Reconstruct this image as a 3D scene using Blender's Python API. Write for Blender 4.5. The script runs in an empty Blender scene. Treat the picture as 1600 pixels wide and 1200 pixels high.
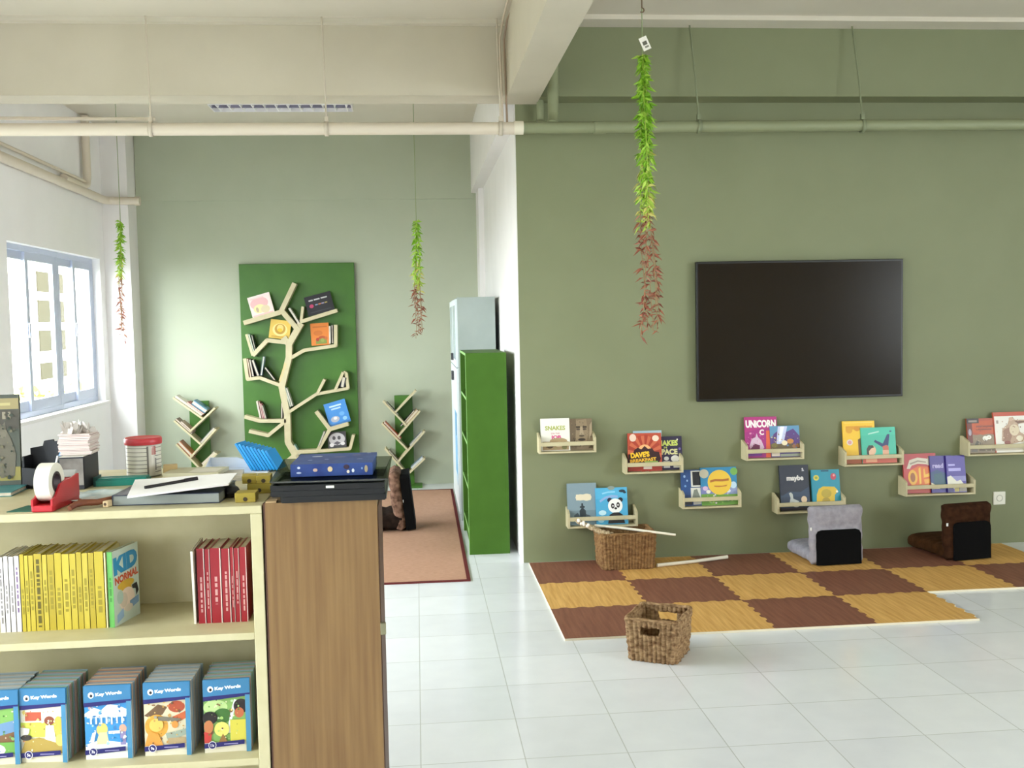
import bpy, bmesh, math, random
from mathutils import Vector, Matrix, Euler
from math import sin, cos, pi, radians as R

random.seed(7)
S = bpy.context.scene
COL = S.collection

# ------------------------------------------------------------------ camera
F_PX = 1602.07
cam_d = bpy.data.cameras.new('camera')
cam_d.sensor_fit = 'HORIZONTAL'
cam_d.sensor_width = 36.0
cam_d.lens = F_PX / 1600 * 36.0
cam_d.clip_start = 0.05
cam_d.clip_end = 300
cam = bpy.data.objects.new('camera', cam_d)
COL.objects.link(cam)
_y, _p, _r = 0.0921502, 0.0614120, -0.0199548          # yaw to +X, pitch down, roll
fw = Vector((sin(_y) * cos(_p), cos(_y) * cos(_p), -sin(_p)))
rt = Vector((cos(_y), -sin(_y), 0))
up = rt.cross(fw)
rt, up = (cos(_r) * rt + sin(_r) * up), (-sin(_r) * rt + cos(_r) * up)
m = Matrix((rt, up, -fw)).transposed().to_4x4()
m.translation = (0, 0, 1.67938)
cam.matrix_world = m
S.camera = cam

# ------------------------------------------------------------------ world, daylight, exposure
SKY = 25.0
w = bpy.data.worlds.new('overcast_sky')
S.world = w
w.use_nodes = True
bg = w.node_tree.nodes['Background']
bg.inputs[0].default_value = (1.0, 0.95, 0.965, 1)
bg.inputs[1].default_value = SKY
S.view_settings.view_transform = 'Standard'
S.view_settings.look = 'None'
S.view_settings.gamma = 1
S.view_settings.use_curve_mapping = False
S.view_settings.exposure = 0.18
S.cycles.use_denoising = True
S.cycles.max_bounces = 10
S.cycles.diffuse_bounces = 6
S.cycles.glossy_bounces = 4
S.cycles.transparent_max_bounces = 12
S.cycles.sample_clamp_indirect = 12
S.cycles.caustics_reflective = False
S.cycles.caustics_refractive = False

def portal(name, loc, rot, sx, sy):
    """marks a window opening so the sky's light is sampled through it"""
    l = bpy.data.lights.new(name, 'AREA')
    l.shape = 'RECTANGLE'; l.size = sx; l.size_y = sy
    l.cycles.is_portal = True
    o = bpy.data.objects.new(name, l)
    o.location = loc; o.rotation_euler = rot
    COL.objects.link(o)

WZ0, WZ1 = 0.99, 2.35                                    # sill and head of the visible windows
WIN_L = [(7.95, 9.20), (9.28, 10.20)]                    # visible pair, alcove
WIN_L2 = [(-2.6, -1.2), (0.6, 2.6), (4.5, 6.8)]          # same wall, out of the frame
WIN_FILL = [(-1.8, 1.6)]            # unseen window in the opposite wall, added to brighten the floor
for a, b in WIN_L:
    portal('window_daylight', (-3.14, (a + b) / 2, (WZ0 + WZ1) / 2), (0, -pi / 2, 0), WZ1 - WZ0, b - a)
for a, b in WIN_L2:
    portal('window_daylight', (-3.14, (a + b) / 2, 1.75), (0, -pi / 2, 0), 1.7, b - a)
for a, b in WIN_FILL:
    portal('window_daylight', (7.64, (a + b) / 2, 1.75), (0, pi / 2, 0), 1.7, b - a)  # sky sampled through the added opening

# ------------------------------------------------------------------ materials
def lin(h):
    h = h.lstrip('#')
    c = [int(h[i:i + 2], 16) / 255 for i in (0, 2, 4)]
    return tuple(x / 12.92 if x <= .04045 else ((x + .055) / 1.055) ** 2.4 for x in c) + (1,)

_M = {}
def mat(col, rough=.6, metal=0, spec=.4):
    k = (col, rough, metal, spec)
    if k not in _M:
        m = bpy.data.materials.new('m_' + col.lstrip('#'))
        m.use_nodes = True
        b = m.node_tree.nodes['Principled BSDF']
        b.inputs['Base Color'].default_value = lin(col)
        b.inputs['Roughness'].default_value = rough
        b.inputs['Metallic'].default_value = metal
        b.inputs['Specular IOR Level'].default_value = spec
        _M[k] = m
    return _M[k]

def nmat(name, c1, c2, scale=(1, 1, 1), nscale=8, rough=.6, bump=0, detail=4, lo=.35, hi=.65, spec=.4, dist=.01):
    """two colours mixed by a stretched noise, optional bump"""
    m = bpy.data.materials.new(name); m.use_nodes = True
    nt = m.node_tree; N = nt.nodes; L = nt.links
    b = N['Principled BSDF']
    tc = N.new('ShaderNodeTexCoord'); mp = N.new('ShaderNodeMapping')
    mp.inputs['Scale'].default_value = scale
    no = N.new('ShaderNodeTexNoise'); no.inputs['Scale'].default_value = nscale; no.inputs['Detail'].default_value = detail
    cr = N.new('ShaderNodeValToRGB')
    cr.color_ramp.elements[0].position = lo; cr.color_ramp.elements[0].color = lin(c1)
    cr.color_ramp.elements[1].position = hi; cr.color_ramp.elements[1].color = lin(c2)
    L.new(tc.outputs['Object'], mp.inputs[0]); L.new(mp.outputs[0], no.inputs['Vector'])
    L.new(no.outputs['Fac'], cr.inputs[0]); L.new(cr.outputs[0], b.inputs['Base Color'])
    b.inputs['Roughness'].default_value = rough
    b.inputs['Specular IOR Level'].default_value = spec
    if bump:
        bp = N.new('ShaderNodeBump'); bp.inputs['Strength'].default_value = bump; bp.inputs['Distance'].default_value = dist
        L.new(no.outputs['Fac'], bp.inputs['Height']); L.new(bp.outputs[0], b.inputs['Normal'])
    return m

def floor_mat():
    m = bpy.data.materials.new('glossy_white_tile'); m.use_nodes = True
    nt = m.node_tree; N = nt.nodes; L = nt.links
    b = N['Principled BSDF']
    tc = N.new('ShaderNodeTexCoord'); sp = N.new('ShaderNodeSeparateXYZ')
    L.new(tc.outputs['Object'], sp.inputs[0])
    def M_(op, a, v):
        n = N.new('ShaderNodeMath'); n.operation = op
        for i, x in enumerate((a, v)):
            if x is None: continue
            if isinstance(x, (int, float)): n.inputs[i].default_value = x
            else: L.new(x, n.inputs[i])
        return n.outputs[0]
    ed = []; ids = []
    for ax, off in (('X', .0234), ('Y', -3.825)):
        u = M_('DIVIDE', M_('ADD', sp.outputs[ax], off + 40), .4)
        fr = M_('FRACT', u, None)
        ids.append(M_('FLOOR', u, None))
        ed.append(M_('MINIMUM', fr, M_('SUBTRACT', 1.0, fr)))
    e = M_('MINIMUM', ed[0], ed[1])
    mr = N.new('ShaderNodeMapRange'); mr.inputs[1].default_value = .003; mr.inputs[2].default_value = .0065
    L.new(e, mr.inputs[0])
    cmb = N.new('ShaderNodeCombineXYZ'); L.new(ids[0], cmb.inputs[0]); L.new(ids[1], cmb.inputs[1])
    wn = N.new('ShaderNodeTexWhiteNoise'); L.new(cmb.outputs[0], wn.inputs['Vector'])
    no = N.new('ShaderNodeTexNoise'); no.inputs['Scale'].default_value = 7; no.inputs['Detail'].default_value = 5
    L.new(tc.outputs['Object'], no.inputs['Vector'])
    mixv = M_('ADD', M_('MULTIPLY', wn.outputs['Value'], .35), M_('MULTIPLY', no.outputs['Fac'], .65))
    cr = N.new('ShaderNodeValToRGB')
    cr.color_ramp.elements[0].position = .25; cr.color_ramp.elements[0].color = lin('#dbdee3')
    cr.color_ramp.elements[1].position = .75; cr.color_ramp.elements[1].color = lin('#e5e8ec')
    L.new(mixv, cr.inputs[0])
    mx = N.new('ShaderNodeMixRGB'); mx.inputs[1].default_value = lin('#bdc0bd')
    L.new(mr.outputs[0], mx.inputs[0]); L.new(cr.outputs[0], mx.inputs[2])
    L.new(mx.outputs[0], b.inputs['Base Color'])
    b.inputs['Roughness'].default_value = .16
    b.inputs['Specular IOR Level'].default_value = .5
    bp = N.new('ShaderNodeBump'); bp.inputs['Strength'].default_value = .35; bp.inputs['Distance'].default_value = .002
    L.new(mr.outputs[0], bp.inputs['Height'])
    n2 = N.new('ShaderNodeTexNoise'); n2.inputs['Scale'].default_value = 5; n2.inputs['Detail'].default_value = 1
    L.new(tc.outputs['Object'], n2.inputs['Vector'])
    b2 = N.new('ShaderNodeBump'); b2.inputs['Strength'].default_value = .05; b2.inputs['Distance'].default_value = .01
    L.new(n2.outputs['Fac'], b2.inputs['Height']); L.new(bp.outputs[0], b2.inputs['Normal'])
    L.new(b2.outputs[0], b.inputs['Normal'])
    return m

def glass_mat(name='window_glass', tint='#f4fbfb', refl=.07):
    m = bpy.data.materials.new(name); m.use_nodes = True
    nt = m.node_tree; N = nt.nodes; L = nt.links
    N.remove(N['Principled BSDF'])
    t = N.new('ShaderNodeBsdfTransparent'); t.inputs[0].default_value = lin(tint)
    g = N.new('ShaderNodeBsdfGlossy'); g.inputs['Roughness'].default_value = .03
    x = N.new('ShaderNodeMixShader'); x.inputs[0].default_value = refl
    L.new(t.outputs[0], x.inputs[1]); L.new(g.outputs[0], x.inputs[2])
    L.new(x.outputs[0], N['Material Output'].inputs[0])
    return m

GREEN_WALL = nmat('sage_green_paint', '#7a7f5f', '#7d8262', nscale=3, rough=.55, bump=.04)
ALCOVE_WALL = nmat('pale_sage_paint', '#adb49e', '#b0b7a1', nscale=3, rough=.5, bump=.04)
WHITE_WALL = nmat('off_white_paint', '#e4e1df', '#e8e5e3', nscale=3, rough=.6, bump=.05)
CREAM = nmat('cream_concrete_paint', '#c5bdaa', '#c9c1ae', nscale=3, rough=.65, bump=.05)
CEIL = nmat('ceiling_paint', '#cfc8b8', '#d3ccbc', nscale=2, rough=.7, bump=.05)
FLOOR = floor_mat()
GLASS = glass_mat()
ALU = mat('#bcc4d8', .35, 0)
BIRCH = nmat('cream_painted_wood', '#bfb591', '#c7bd9a', scale=(1, 1, 1), nscale=14, rough=.5)
SHELFCREAM = nmat('cream_laminate', '#bab28c', '#c0b894', nscale=18, rough=.45, bump=.03)
GREENB = nmat('grass_green_paint', '#3b681e', '#406d22', nscale=6, rough=.4)
GREENF = nmat('green_laminate', '#3d611d', '#416620', nscale=6, rough=.5, spec=.2)
GREENEDGE = mat('#86b36a', .45)
OAK = nmat('oak_veneer', '#6f5231', '#83663f', scale=(30, 30, 1.2), nscale=2.2, rough=.45, lo=.3, hi=.7, bump=.02)
BLACKP = mat('#141415', .4)
PAGES = nmat('page_edges', '#bdb4a2', '#cfc7b6', scale=(1, 1, 1), nscale=60, rough=.9)
TVSCR = mat('#1b1305', .22, 0, .12)

# ------------------------------------------------------------------ mesh builder
class MB:
    def __init__(self):
        self.v = []; self.f = []; self.mi = []; self.mats = []; self.sm = []
    def _m(self, m):
        if m not in self.mats: self.mats.append(m)
        return self.mats.index(m)
    def add(self, vs, fs, m, smooth=False, T=None):
        o = len(self.v); i = self._m(m)
        self.v += [tuple(T @ Vector(p)) if T else tuple(p) for p in vs]
        for f in fs:
            self.f.append([a + o for a in f]); self.mi.append(i); self.sm.append(smooth)
        return self
    def box(self, x0, x1, y0, y1, z0, z1, m, T=None):
        vs = [(x, y, z) for z in (z0, z1) for y in (y0, y1) for x in (x0, x1)]
        return self.add(vs, [(0, 2, 3, 1), (4, 5, 7, 6), (0, 1, 5, 4), (2, 6, 7, 3), (0, 4, 6, 2), (1, 3, 7, 5)], m, False, T)
    def prism(self, pts, a, b, m, axis='y', T=None, smooth=False):
        """polygon extruded along an axis; pts are (x,z) for y, (x,y) for z, (y,z) for x"""
        n = len(pts)
        mk = {'y': lambda p, t: (p[0], t, p[1]), 'z': lambda p, t: (p[0], p[1], t), 'x': lambda p, t: (t, p[0], p[1])}[axis]
        vs = [mk(p, a) for p in pts] + [mk(p, b) for p in pts]
        self.add(vs, [list(range(n - 1, -1, -1)), list(range(n, 2 * n))], m, False, T)
        self.add(vs, [(i, (i + 1) % n, n + (i + 1) % n, n + i) for i in range(n)], m, smooth, T)
        return self
    def tube(self, pts, r, m, n=10, T=None, cap=True):
        P = [Vector(p) for p in pts]
        rs = r if isinstance(r, (list, tuple)) else [r] * len(P)
        vs = []; fs = []; prev = None
        for i, p in enumerate(P):
            d = (P[min(i + 1, len(P) - 1)] - P[max(i - 1, 0)]).normalized()
            a = prev if prev else (Vector((0, 0, 1)) if abs(d.z) < .9 else Vector((1, 0, 0)))
            u = (a - d * a.dot(d)).normalized(); v = d.cross(u); prev = u
            vs += [p + (u * cos(2 * pi * k / n) + v * sin(2 * pi * k / n)) * rs[i] for k in range(n)]
        for i in range(len(P) - 1):
            fs += [(i * n + k, i * n + (k + 1) % n, (i + 1) * n + (k + 1) % n, (i + 1) * n + k) for k in range(n)]
        self.add(vs, fs, m, True, T)
        if cap:
            self.add(vs[:n], [list(range(n - 1, -1, -1))], m, False, T)
            self.add(vs[-n:], [list(range(n))], m, False, T)
        return self
    def lathe(self, prof, m, n=32, T=None, smooth=True):
        """profile of (r,z) about z"""
        vs = [(r * cos(2 * pi * k / n), r * sin(2 * pi * k / n), z) for r, z in prof for k in range(n)]
        fs = [(i * n + k, i * n + (k + 1) % n, (i + 1) * n + (k + 1) % n, (i + 1) * n + k) for i in range(len(prof) - 1) for k in range(n)]
        return self.add(vs, fs, m, smooth, T)
    def plank(self, a, b, t, y0, y1, m):
        """board between (x,z) points a and b seen edge on, thickness t, depth y0..y1"""
        A = Vector(a); B = Vector(b); d = (B - A).normalized(); q = Vector((-d.y, d.x)) * t / 2
        return self.prism([A - q, B - q, B + q, A + q], y0, y1, m)
    def build(self, name, parent=None, loc=None, rot=None, bevel=0, seg=2):
        me = bpy.data.meshes.new(name)
        me.from_pydata(self.v, [], self.f)
        for x in self.mats: me.materials.append(x)
        me.polygons.foreach_set('material_index', self.mi)
        me.polygons.foreach_set('use_smooth', self.sm)
        me.update()
        o = bpy.data.objects.new(name, me); COL.objects.link(o)
        if parent: o.parent = parent
        if loc: o.location = loc
        if rot: o.rotation_euler = rot
        if bevel:
            b = o.modifiers.new('edge', 'BEVEL'); b.width = bevel; b.segments = seg; b.limit_method = 'ANGLE'; b.angle_limit = R(40)
        return o

def tag(o, label, cat, group=None):
    o['label'] = label; o['category'] = cat
    if group: o['group'] = group
    return o

def thing(name, label, cat, loc=(0, 0, 0), rot=(0, 0, 0), group=None):
    o = bpy.data.objects.new(name, None); COL.objects.link(o)
    o.empty_display_size = .05
    o.location = loc; o.rotation_euler = rot
    return tag(o, label, cat, group)

def struct(o):
    o['kind'] = 'structure'
    return o

def retag(o, label):
    o['label'] = label
    return o

def dup(root, loc, rot=None):
    r = root.copy(); COL.objects.link(r); r.location = loc
    if rot is not None: r.rotation_euler = rot
    for ch in list(root.children):
        c = ch.copy(); COL.objects.link(c); c.parent = r
        for g in ch.children:
            d = g.copy(); COL.objects.link(d); d.parent = c
    return r

_txt = {}
def text_mesh(s, bold=.0):
    """vertices and faces of a word, width and height normalised to its own box"""
    k = (s, bold)
    if k not in _txt:
        c = bpy.data.curves.new('word', 'FONT'); c.body = s; c.size = 1; c.offset = bold; c.resolution_u = 3
        o = bpy.data.objects.new('word', c)
        me = bpy.data.meshes.new_from_object(o)
        vs = [tuple(v.co) for v in me.vertices]; fs = [tuple(p.vertices) for p in me.polygons]
        bpy.data.objects.remove(o); bpy.data.curves.remove(c); bpy.data.meshes.remove(me)
        x0 = min(v[0] for v in vs); x1 = max(v[0] for v in vs); y0 = min(v[1] for v in vs); y1 = max(v[1] for v in vs)
        _txt[k] = ([((v[0] - x0) / (x1 - x0) - .5, (v[1] - y0) / (y1 - y0) - .5) for v in vs], fs)
    return _txt[k]

def draw(mb, art, T, w, h, eps=.0005):
    """flat printed shapes on a face: T maps (u*w, 0, v*h) with -y outward"""
    for k, s in enumerate(art):
        y = -.0004 - .00006 * k
        t = s[0]
        if t == 'R':
            _, a, b, c, d, col = s
            mb.add([(a * w, y, b * h), (c * w, y, b * h), (c * w, y, d * h), (a * w, y, d * h)], [(0, 1, 2, 3)], mat(col, .35), False, T)
        elif t == 'E':
            _, a, b, rx, ry, col = s
            n = 24
            mb.add([((a + rx * cos(2 * pi * i / n)) * w, y, (b + ry * sin(2 * pi * i / n)) * h) for i in range(n)], [list(range(n))], mat(col, .35), False, T)
        elif t == 'P':
            _, pts, col = s
            mb.add([(a * w, y, b * h) for a, b in pts], [list(range(len(pts)))], mat(col, .35), False, T)
        elif t == 'T':
            _, txt, a, b, tw, th, col = s[:7]
            bold = s[7] if len(s) > 7 else .03
            ang = s[8] if len(s) > 8 else 0
            vs, fs = text_mesh(txt, bold)
            ca, sa = cos(ang), sin(ang)
            out = []
            for x, z in vs:
                X = x * tw * w; Z = z * th * h
                if abs(ang) > 1: X = x * tw * h; Z = z * th * w
                out.append((a * w + X * ca - Z * sa, y, b * h + X * sa + Z * ca))
            mb.add(out, fs, mat(col, .35), False, T)

def book(name, label, w, h, t, col, art=(), spine_col=None, spine=(), loc=(0, 0, 0), rot=(0, 0, 0), group=None, pages=None, cat='book', sheen=.35):
    """local: cover faces -y, bottom at z=0, x in +-w/2, spine on -x"""
    r = thing(name, label, cat, loc, rot, group)
    c = min(.0018, t * .18)
    M0 = mat(col, sheen); MS = mat(spine_col or col, sheen)
    b = MB()
    b.box(-w / 2, w / 2, 0, c, 0, h, M0)
    b.box(-w / 2, w / 2, t - c, t, 0, h, M0)
    b.box(-w / 2 - .0002, -w / 2 + c, 0, t, 0, h, MS)
    T = Matrix.Translation((-w / 2, 0, 0))
    draw(b, art, T, w, h)
    T2 = Matrix.Translation((-w / 2 - .0002, t, 0)) @ Matrix.Rotation(-pi / 2, 4, 'Z')
    draw(b, spine, T2, t, h)
    b.build('cover', r)
    g = min(.003, w * .03)
    MB().box(-w / 2 + c, w / 2 - g, c, t - c, g * .6, h - g * .6, pages or PAGES).build('pages', r)
    return r

# ================================================================== SETTING
H = 3.63
o = struct(MB().box(-3.14, 7.64, -4.14, 10.8, -.1, 0, FLOOR).build('floor'))
o = struct(MB().box(-3.14, 7.64, -4.14, 10.8, H, H + .12, CEIL).build('ceiling'))
struct(MB().box(.705, 7.5, 7.0, 7.12, 0, H, GREEN_WALL).build('wall_screen'))
struct(MB().box(.70, .85, 7.004, 10.65, 0, H, WHITE_WALL).build('wall_alcove_side'))
struct(MB().box(-3.14, .85, 10.65, 10.8, 0, H, ALCOVE_WALL).build('wall_alcove_end'))
struct(MB().box(-2.75, .62, 10.632, 10.655, 2.945, H, ALCOVE_WALL).build('trim_1'))
struct(MB().box(-3.0, 7.5, -4.14, -4.0, 0, H, WHITE_WALL).build('wall_rear'))

def wall_with_holes(name, fixed, a0, a1, holes, m, axis):
    b = MB()
    def put(p0, p1, z0, z1):
        if axis == 'x': b.box(fixed[0], fixed[1], p0, p1, z0, z1, m)
        else: b.box(p0, p1, fixed[0], fixed[1], z0, z1, m)
    cur = a0
    for h0, h1, z0, z1 in sorted(holes):
        if h0 > cur: put(cur, h0, 0, H)
        put(h0, h1, 0, z0); put(h0, h1, z1, H); cur = h1
    put(cur, a1, 0, H)
    return struct(b.build(name))
hl = [(7.95, 10.20, WZ0, WZ1)] + [(a, b, .9, 2.6) for a, b in WIN_L2]
wall_with_holes('wall_window_side', (-3.14, -3.0), -4.14, 10.65, hl, nmat('off_white_paint_lit_copy', '#efedec', '#f2f0ef', nscale=3, rough=.6, bump=.05), 'x')  # off-white paint copied lighter: light on this wall is put into its colour
wall_with_holes('wall_far_side', (7.5, 7.64), -4.14, 7.12, [(a, b, .9, 2.6) for a, b in WIN_FILL], WHITE_WALL, 'x')

struct(MB().box(-3.0, -2.755, 10.35, 10.65, 0, H, WHITE_WALL).build('pillar_alcove_corner'))
struct(MB().box(.648, .70, 10.25, 10.65, 0, H, WHITE_WALL).build('pillar_alcove_end'))
struct(MB().box(.60, .70, 7.05, 10.65, 3.0, H, WHITE_WALL).build('beam_alcove_side'))
struct(MB().box(.635, .85, -4.0, 7.0, 3.14, H, CREAM).build('beam_long'))
struct(MB().box(-3.0, .635, 6.8, 7.05, 3.155, H, CREAM).build('beam_alcove_front'))
struct(MB().box(.85, 7.5, 6.8, 7.0, 3.15, H, GREEN_WALL).build('beam_screen'))
# plaster strips where slab meets beams
struct(MB().box(-3.0, .635, 6.74, 6.8, 3.60, H, CEIL).build('trim_2'))
struct(MB().box(.85, 7.5, 6.62, 6.8, 3.60, H, CEIL).build('trim_3'))

# windows -----------------------------------------------------------
def window(name, y0, y1, z0, z1, mid):
    x0, x1 = -3.13, -3.07
    f = MB()
    t = .045
    for a, b, c, d in ((y0, y1, z0, z0 + t), (y0, y1, z1 - t, z1), (y0, y0 + t, z0 + t, z1 - t), (y1 - t, y1, z0 + t, z1 - t)):
        f.box(x0, x1, a, b, c, d, ALU)
    o = struct(f.build(name, bevel=.003))
    for k, (a, b, xa) in enumerate(((y0 + t, mid + .03, -3.105), (mid - .03, y1 - t, -3.085))):
        s = MB(); q = .065
        for p in ((a, b, z0 + t, z0 + t + .085), (a, b, z1 - t - q, z1 - t), (a, a + q, z0 + t + .085, z1 - t - q), (b - q, b, z0 + t + .085, z1 - t - q)):
            s.box(xa - .012, xa + .012, *p, ALU)
        so = s.build('sash', o)
        MB().box(xa - .003, xa + .003, a + q - .005, b - q + .005, z0 + t + .08, z1 - t - q + .005, GLASS).build('pane', so)
        if k == 0:
            MB().box(-3.09, -3.06, mid - .02, mid + .012, 1.62, 1.74, ALU).build('latch', so, bevel=.004)
    return o
window('window_1', 7.95, 9.22, WZ0, WZ1, 8.52)
window('window_2', 9.22, 10.20, WZ0, WZ1, 9.66)
struct(MB().box(-3.0, -2.965, 7.9, 10.25, WZ0 - .03, WZ0, WHITE_WALL).build('sill_alcove_window', bevel=.004))
k = 2
def plain_window(ax, a, b):
    xo = -3.1 if ax == 'x' else 7.55
    global k
    k += 1
    f = MB(); t = .06
    z0, z1 = .9, 2.6
    for p0, p1, c, d in ((a, b, z0, z0 + t), (a, b, z1 - t, z1), (a, a + t, z0, z1), (b - t, b, z0, z1), ((a + b) / 2 - .03, (a + b) / 2 + .03, z0, z1)):
        f.box(xo, xo + .05, p0, p1, c, d, ALU)
    o = struct(f.build('window_%d' % k))
    g = MB()
    g.box(xo + .02, xo + .025, a + .01, b - .01, z0 + .01, z1 - .01, GLASS)
    g.build('pane', o)
for a, b in WIN_L2: plain_window('x', a, b)
for a, b in WIN_FILL: plain_window('y', a, b)  # frame and pane for the added fill-light window

# outside the alcove window ------------------------------------------
GR = nmat('outside_paving', '#6a6a5c', '#74746a', nscale=.5, rough=.9)
struct(MB().box(-60, -3.2, -30, 80, -3.2, -3.0, GR).build('ground'))
bl = thing('apartment_building', 'pale building with square windows seen through the alcove window', 'building', (-13.5, 30, -3.0))
MB().box(-3, 0, -6, 22, 0, 14, mat('#efece4', 1, 0, 0)).build('facade', bl)
for z0, z1 in ((4.1, 4.75), (3.07, 3.8), (1.97, 2.77), (.92, 1.68), (-.1, .5)):
    MB().box(-.02, .05, 8.3, 11.0, z0 + 3, z1 + 3, mat('#3a372d', 1, 0, 0)).build('shuttered_window', bl)
hd = thing('garden_shrub', 'yellow-green shrub outside the alcove window, below the building', 'shrub', (-8.3, 24.0, -3.0))
hm = MB()
rnd = random.Random(3)
LEAFY = mat('#8f9440', .6)
for i in range(900):
    a = rnd.uniform(0, 2 * pi); zz = rnd.uniform(.3, 3.35); rr = 1.9 * math.sqrt(rnd.random()) * (1.1 - zz / 6)
    p = Vector((rr * cos(a), rr * sin(a) * 1.6, zz))
    d = Vector((rnd.uniform(-1, 1), rnd.uniform(-1, 1), rnd.uniform(-.3, 1))).normalized() * .28
    e = d.cross(Vector((rnd.uniform(-1, 1), rnd.uniform(-1, 1), rnd.uniform(-1, 1)))).normalized() * .1
    hm.add([p, p + d * .5 + e, p + d, p + d * .5 - e], [(0, 1, 2, 3)], LEAFY)
hm.build('foliage', hd)
MB().tube([(0, 0, 0), (.05, 0, 1.5), (0, .1, 3.0)], [.09, .06, .03], mat('#5d4a35', .9)).build('stem', hd)

# ================================================================== PIPES AND CEILING FITTINGS
PIPEW = mat('#d3c8b6', .5); PIPEG = mat('#868c6c', .5)
ROD = mat('#c9bfae', .5, .2); RODG = mat('#80876a', .5, .1)
pw = thing('ceiling_pipe', 'cream painted pipe hung along the front of the white beam', 'pipe', (-3.0, 6.65, 2.915))
MB().tube([(0, 0, 0), (3.66, 0, 0)], .039, PIPEW, 20).build('pipe_run', pw)
for x in (1.39, 2.47, 3.575):
    h = MB().tube([(x - .012, .02, .70), (x, 0, .05)], .006, ROD, 8).build('hanger_rod', pw)
    q = MB().lathe([(.044, -.012), (.046, -.012), (.046, .012), (.044, .012)], ROD, 24, Matrix.Translation((x, 0, 0)) @ Matrix.Rotation(pi / 2, 4, 'Y'))
    q.box(x - .012, x + .012, -.012, .012, .042, .075, ROD)
    q.build('clamp', h)
pg = thing('ceiling_pipe', 'sage green pipe hung along the top of the green wall', 'pipe', (.66, 6.65, 2.918))
MB().tube([(.03, 0, 0), (6.84, 0, .03)], .037, PIPEG, 20).build('pipe_run', pg)
MB().tube([(0, 0, 0), (.06, 0, 0)], .044, mat('#ddd6c2', .5), 20).build('coupling', pg)
MB().tube([(.52, 0, .002), (.60, 0, .002)], .041, PIPEG, 20).build('coupling', pg)
MB().tube([(.265, .055, .71), (.265, .055, .12), (.262, .045, .06), (.25, 0, .02)], .036, PIPEG, 18).build('riser', pg)
for x in (1.215, 2.325):
    h = MB().tube([(x - .03, .1, .70), (x - .01, .03, .30), (x, 0, .05)], .006, RODG, 8).build('hanger_rod', pg)
    q = MB().lathe([(.042, -.012), (.045, -.012), (.045, .012), (.042, .012)], RODG, 24, Matrix.Translation((x, 0, .006)) @ Matrix.Rotation(pi / 2, 4, 'Y'))
    q.box(x - .012, x + .012, -.012, .012, .042, .085, RODG)
    q.build('clamp', h)
v = thing('riser_pipe', 'thin green pipe standing in the recess behind the beam end', 'pipe', (.868, 6.93, 2.2))
MB().tube([(0, 0, .77), (0, 0, .95)], .024, PIPEG, 14).build('pipe_run', v)
MB().lathe([(.024, .78), (.03, .78), (.03, .82), (.024, .82)], PIPEG, 16).build('pipe_cap', v)
c = MB().tube([(-3.0, 6.72, 3.0), (-1.6, 6.72, 2.992)], .011, PIPEW, 10).build('thin_conduit')
tag(c, 'thin cream conduit just above the cream ceiling pipe', 'conduit')
for dx, lab in ((0, 'brown cable running down the white beam beside the column'), (.028, 'pale cable running down the white beam beside the column')):
    pts = [(.66 - dx * 2, 6.3, 3.62), (.63 - dx, 6.65, 3.60), (.615 - dx, 6.735, 3.5), (.618 - dx, 6.74, 3.35), (.622 - dx, 6.74, 3.16), (.625 - dx, 6.74, 2.96)]
    tag(MB().tube(pts, .007, mat('#9c8672' if dx == 0 else '#cbbca8', .6), 8).build('wall_cable'), lab, 'cable')

lw = thing('wall_pipe', 'cream pipe running above the window and round the white pillar', 'pipe', (-2.945, 6.0, 2.915))
MB().tube([(0, 0, .03), (0, 2.4, .015), (0, 4.2, 0), (.01, 4.27, 0), (.05, 4.31, 0), (.29, 4.31, -.005)], .038, PIPEW, 16).build('pipe_run', lw)
MB().tube([(.01, 0, .125), (.01, 3.65, .095)], .014, PIPEW, 10).build('conduit', lw)
MB().tube([(.0, 3.1, .05), (0, 3.6, .045), (0, 3.72, .08), (0, 3.75, .14), (0, 3.75, .70)], .036, PIPEW, 16).build('riser', lw)
MB().tube([(.27, 4.31, -.005), (.315, 4.31, -.005)], .045, PIPEW, 16).build('pipe_cap', lw)

cl = thing('ceiling_light', 'long fluorescent ceiling light with slatted louvre in the alcove', 'ceiling light', (-1.10, 9.1, 3.63))
LW = mat('#e9e7ea', .4)
b = MB()
b.box(-.60, .60, -.15, .15, -.02, 0, LW)
b.box(-.60, .60, -.15, -.142, -.085, -.02, LW); b.box(-.60, .60, .142, .15, -.085, -.02, LW)
b.box(-.60, -.592, -.142, .142, -.085, -.02, LW); b.box(.592, .60, -.142, .142, -.085, -.02, LW)
b.build('housing', cl)
b = MB()
for i in range(12): b.prism([(-.545 + i * .099, -.08), (-.535 + i * .099, -.08), (-.52 + i * .099, -.035), (-.53 + i * .099, -.035)], -.142, .142, mat('#f3f2f4', .3))
b.box(-.592, .592, -.005, .005, -.08, -.03, mat('#8f8ca2', .3, .3))
b.build('louvre', cl)
for yy in (-.075, .075):
    MB().tube([(-.57, yy, -.035), (.57, yy, -.035)], .013, mat('#f7f7f4', .3), 12).build('fluorescent_tube', cl)

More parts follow.
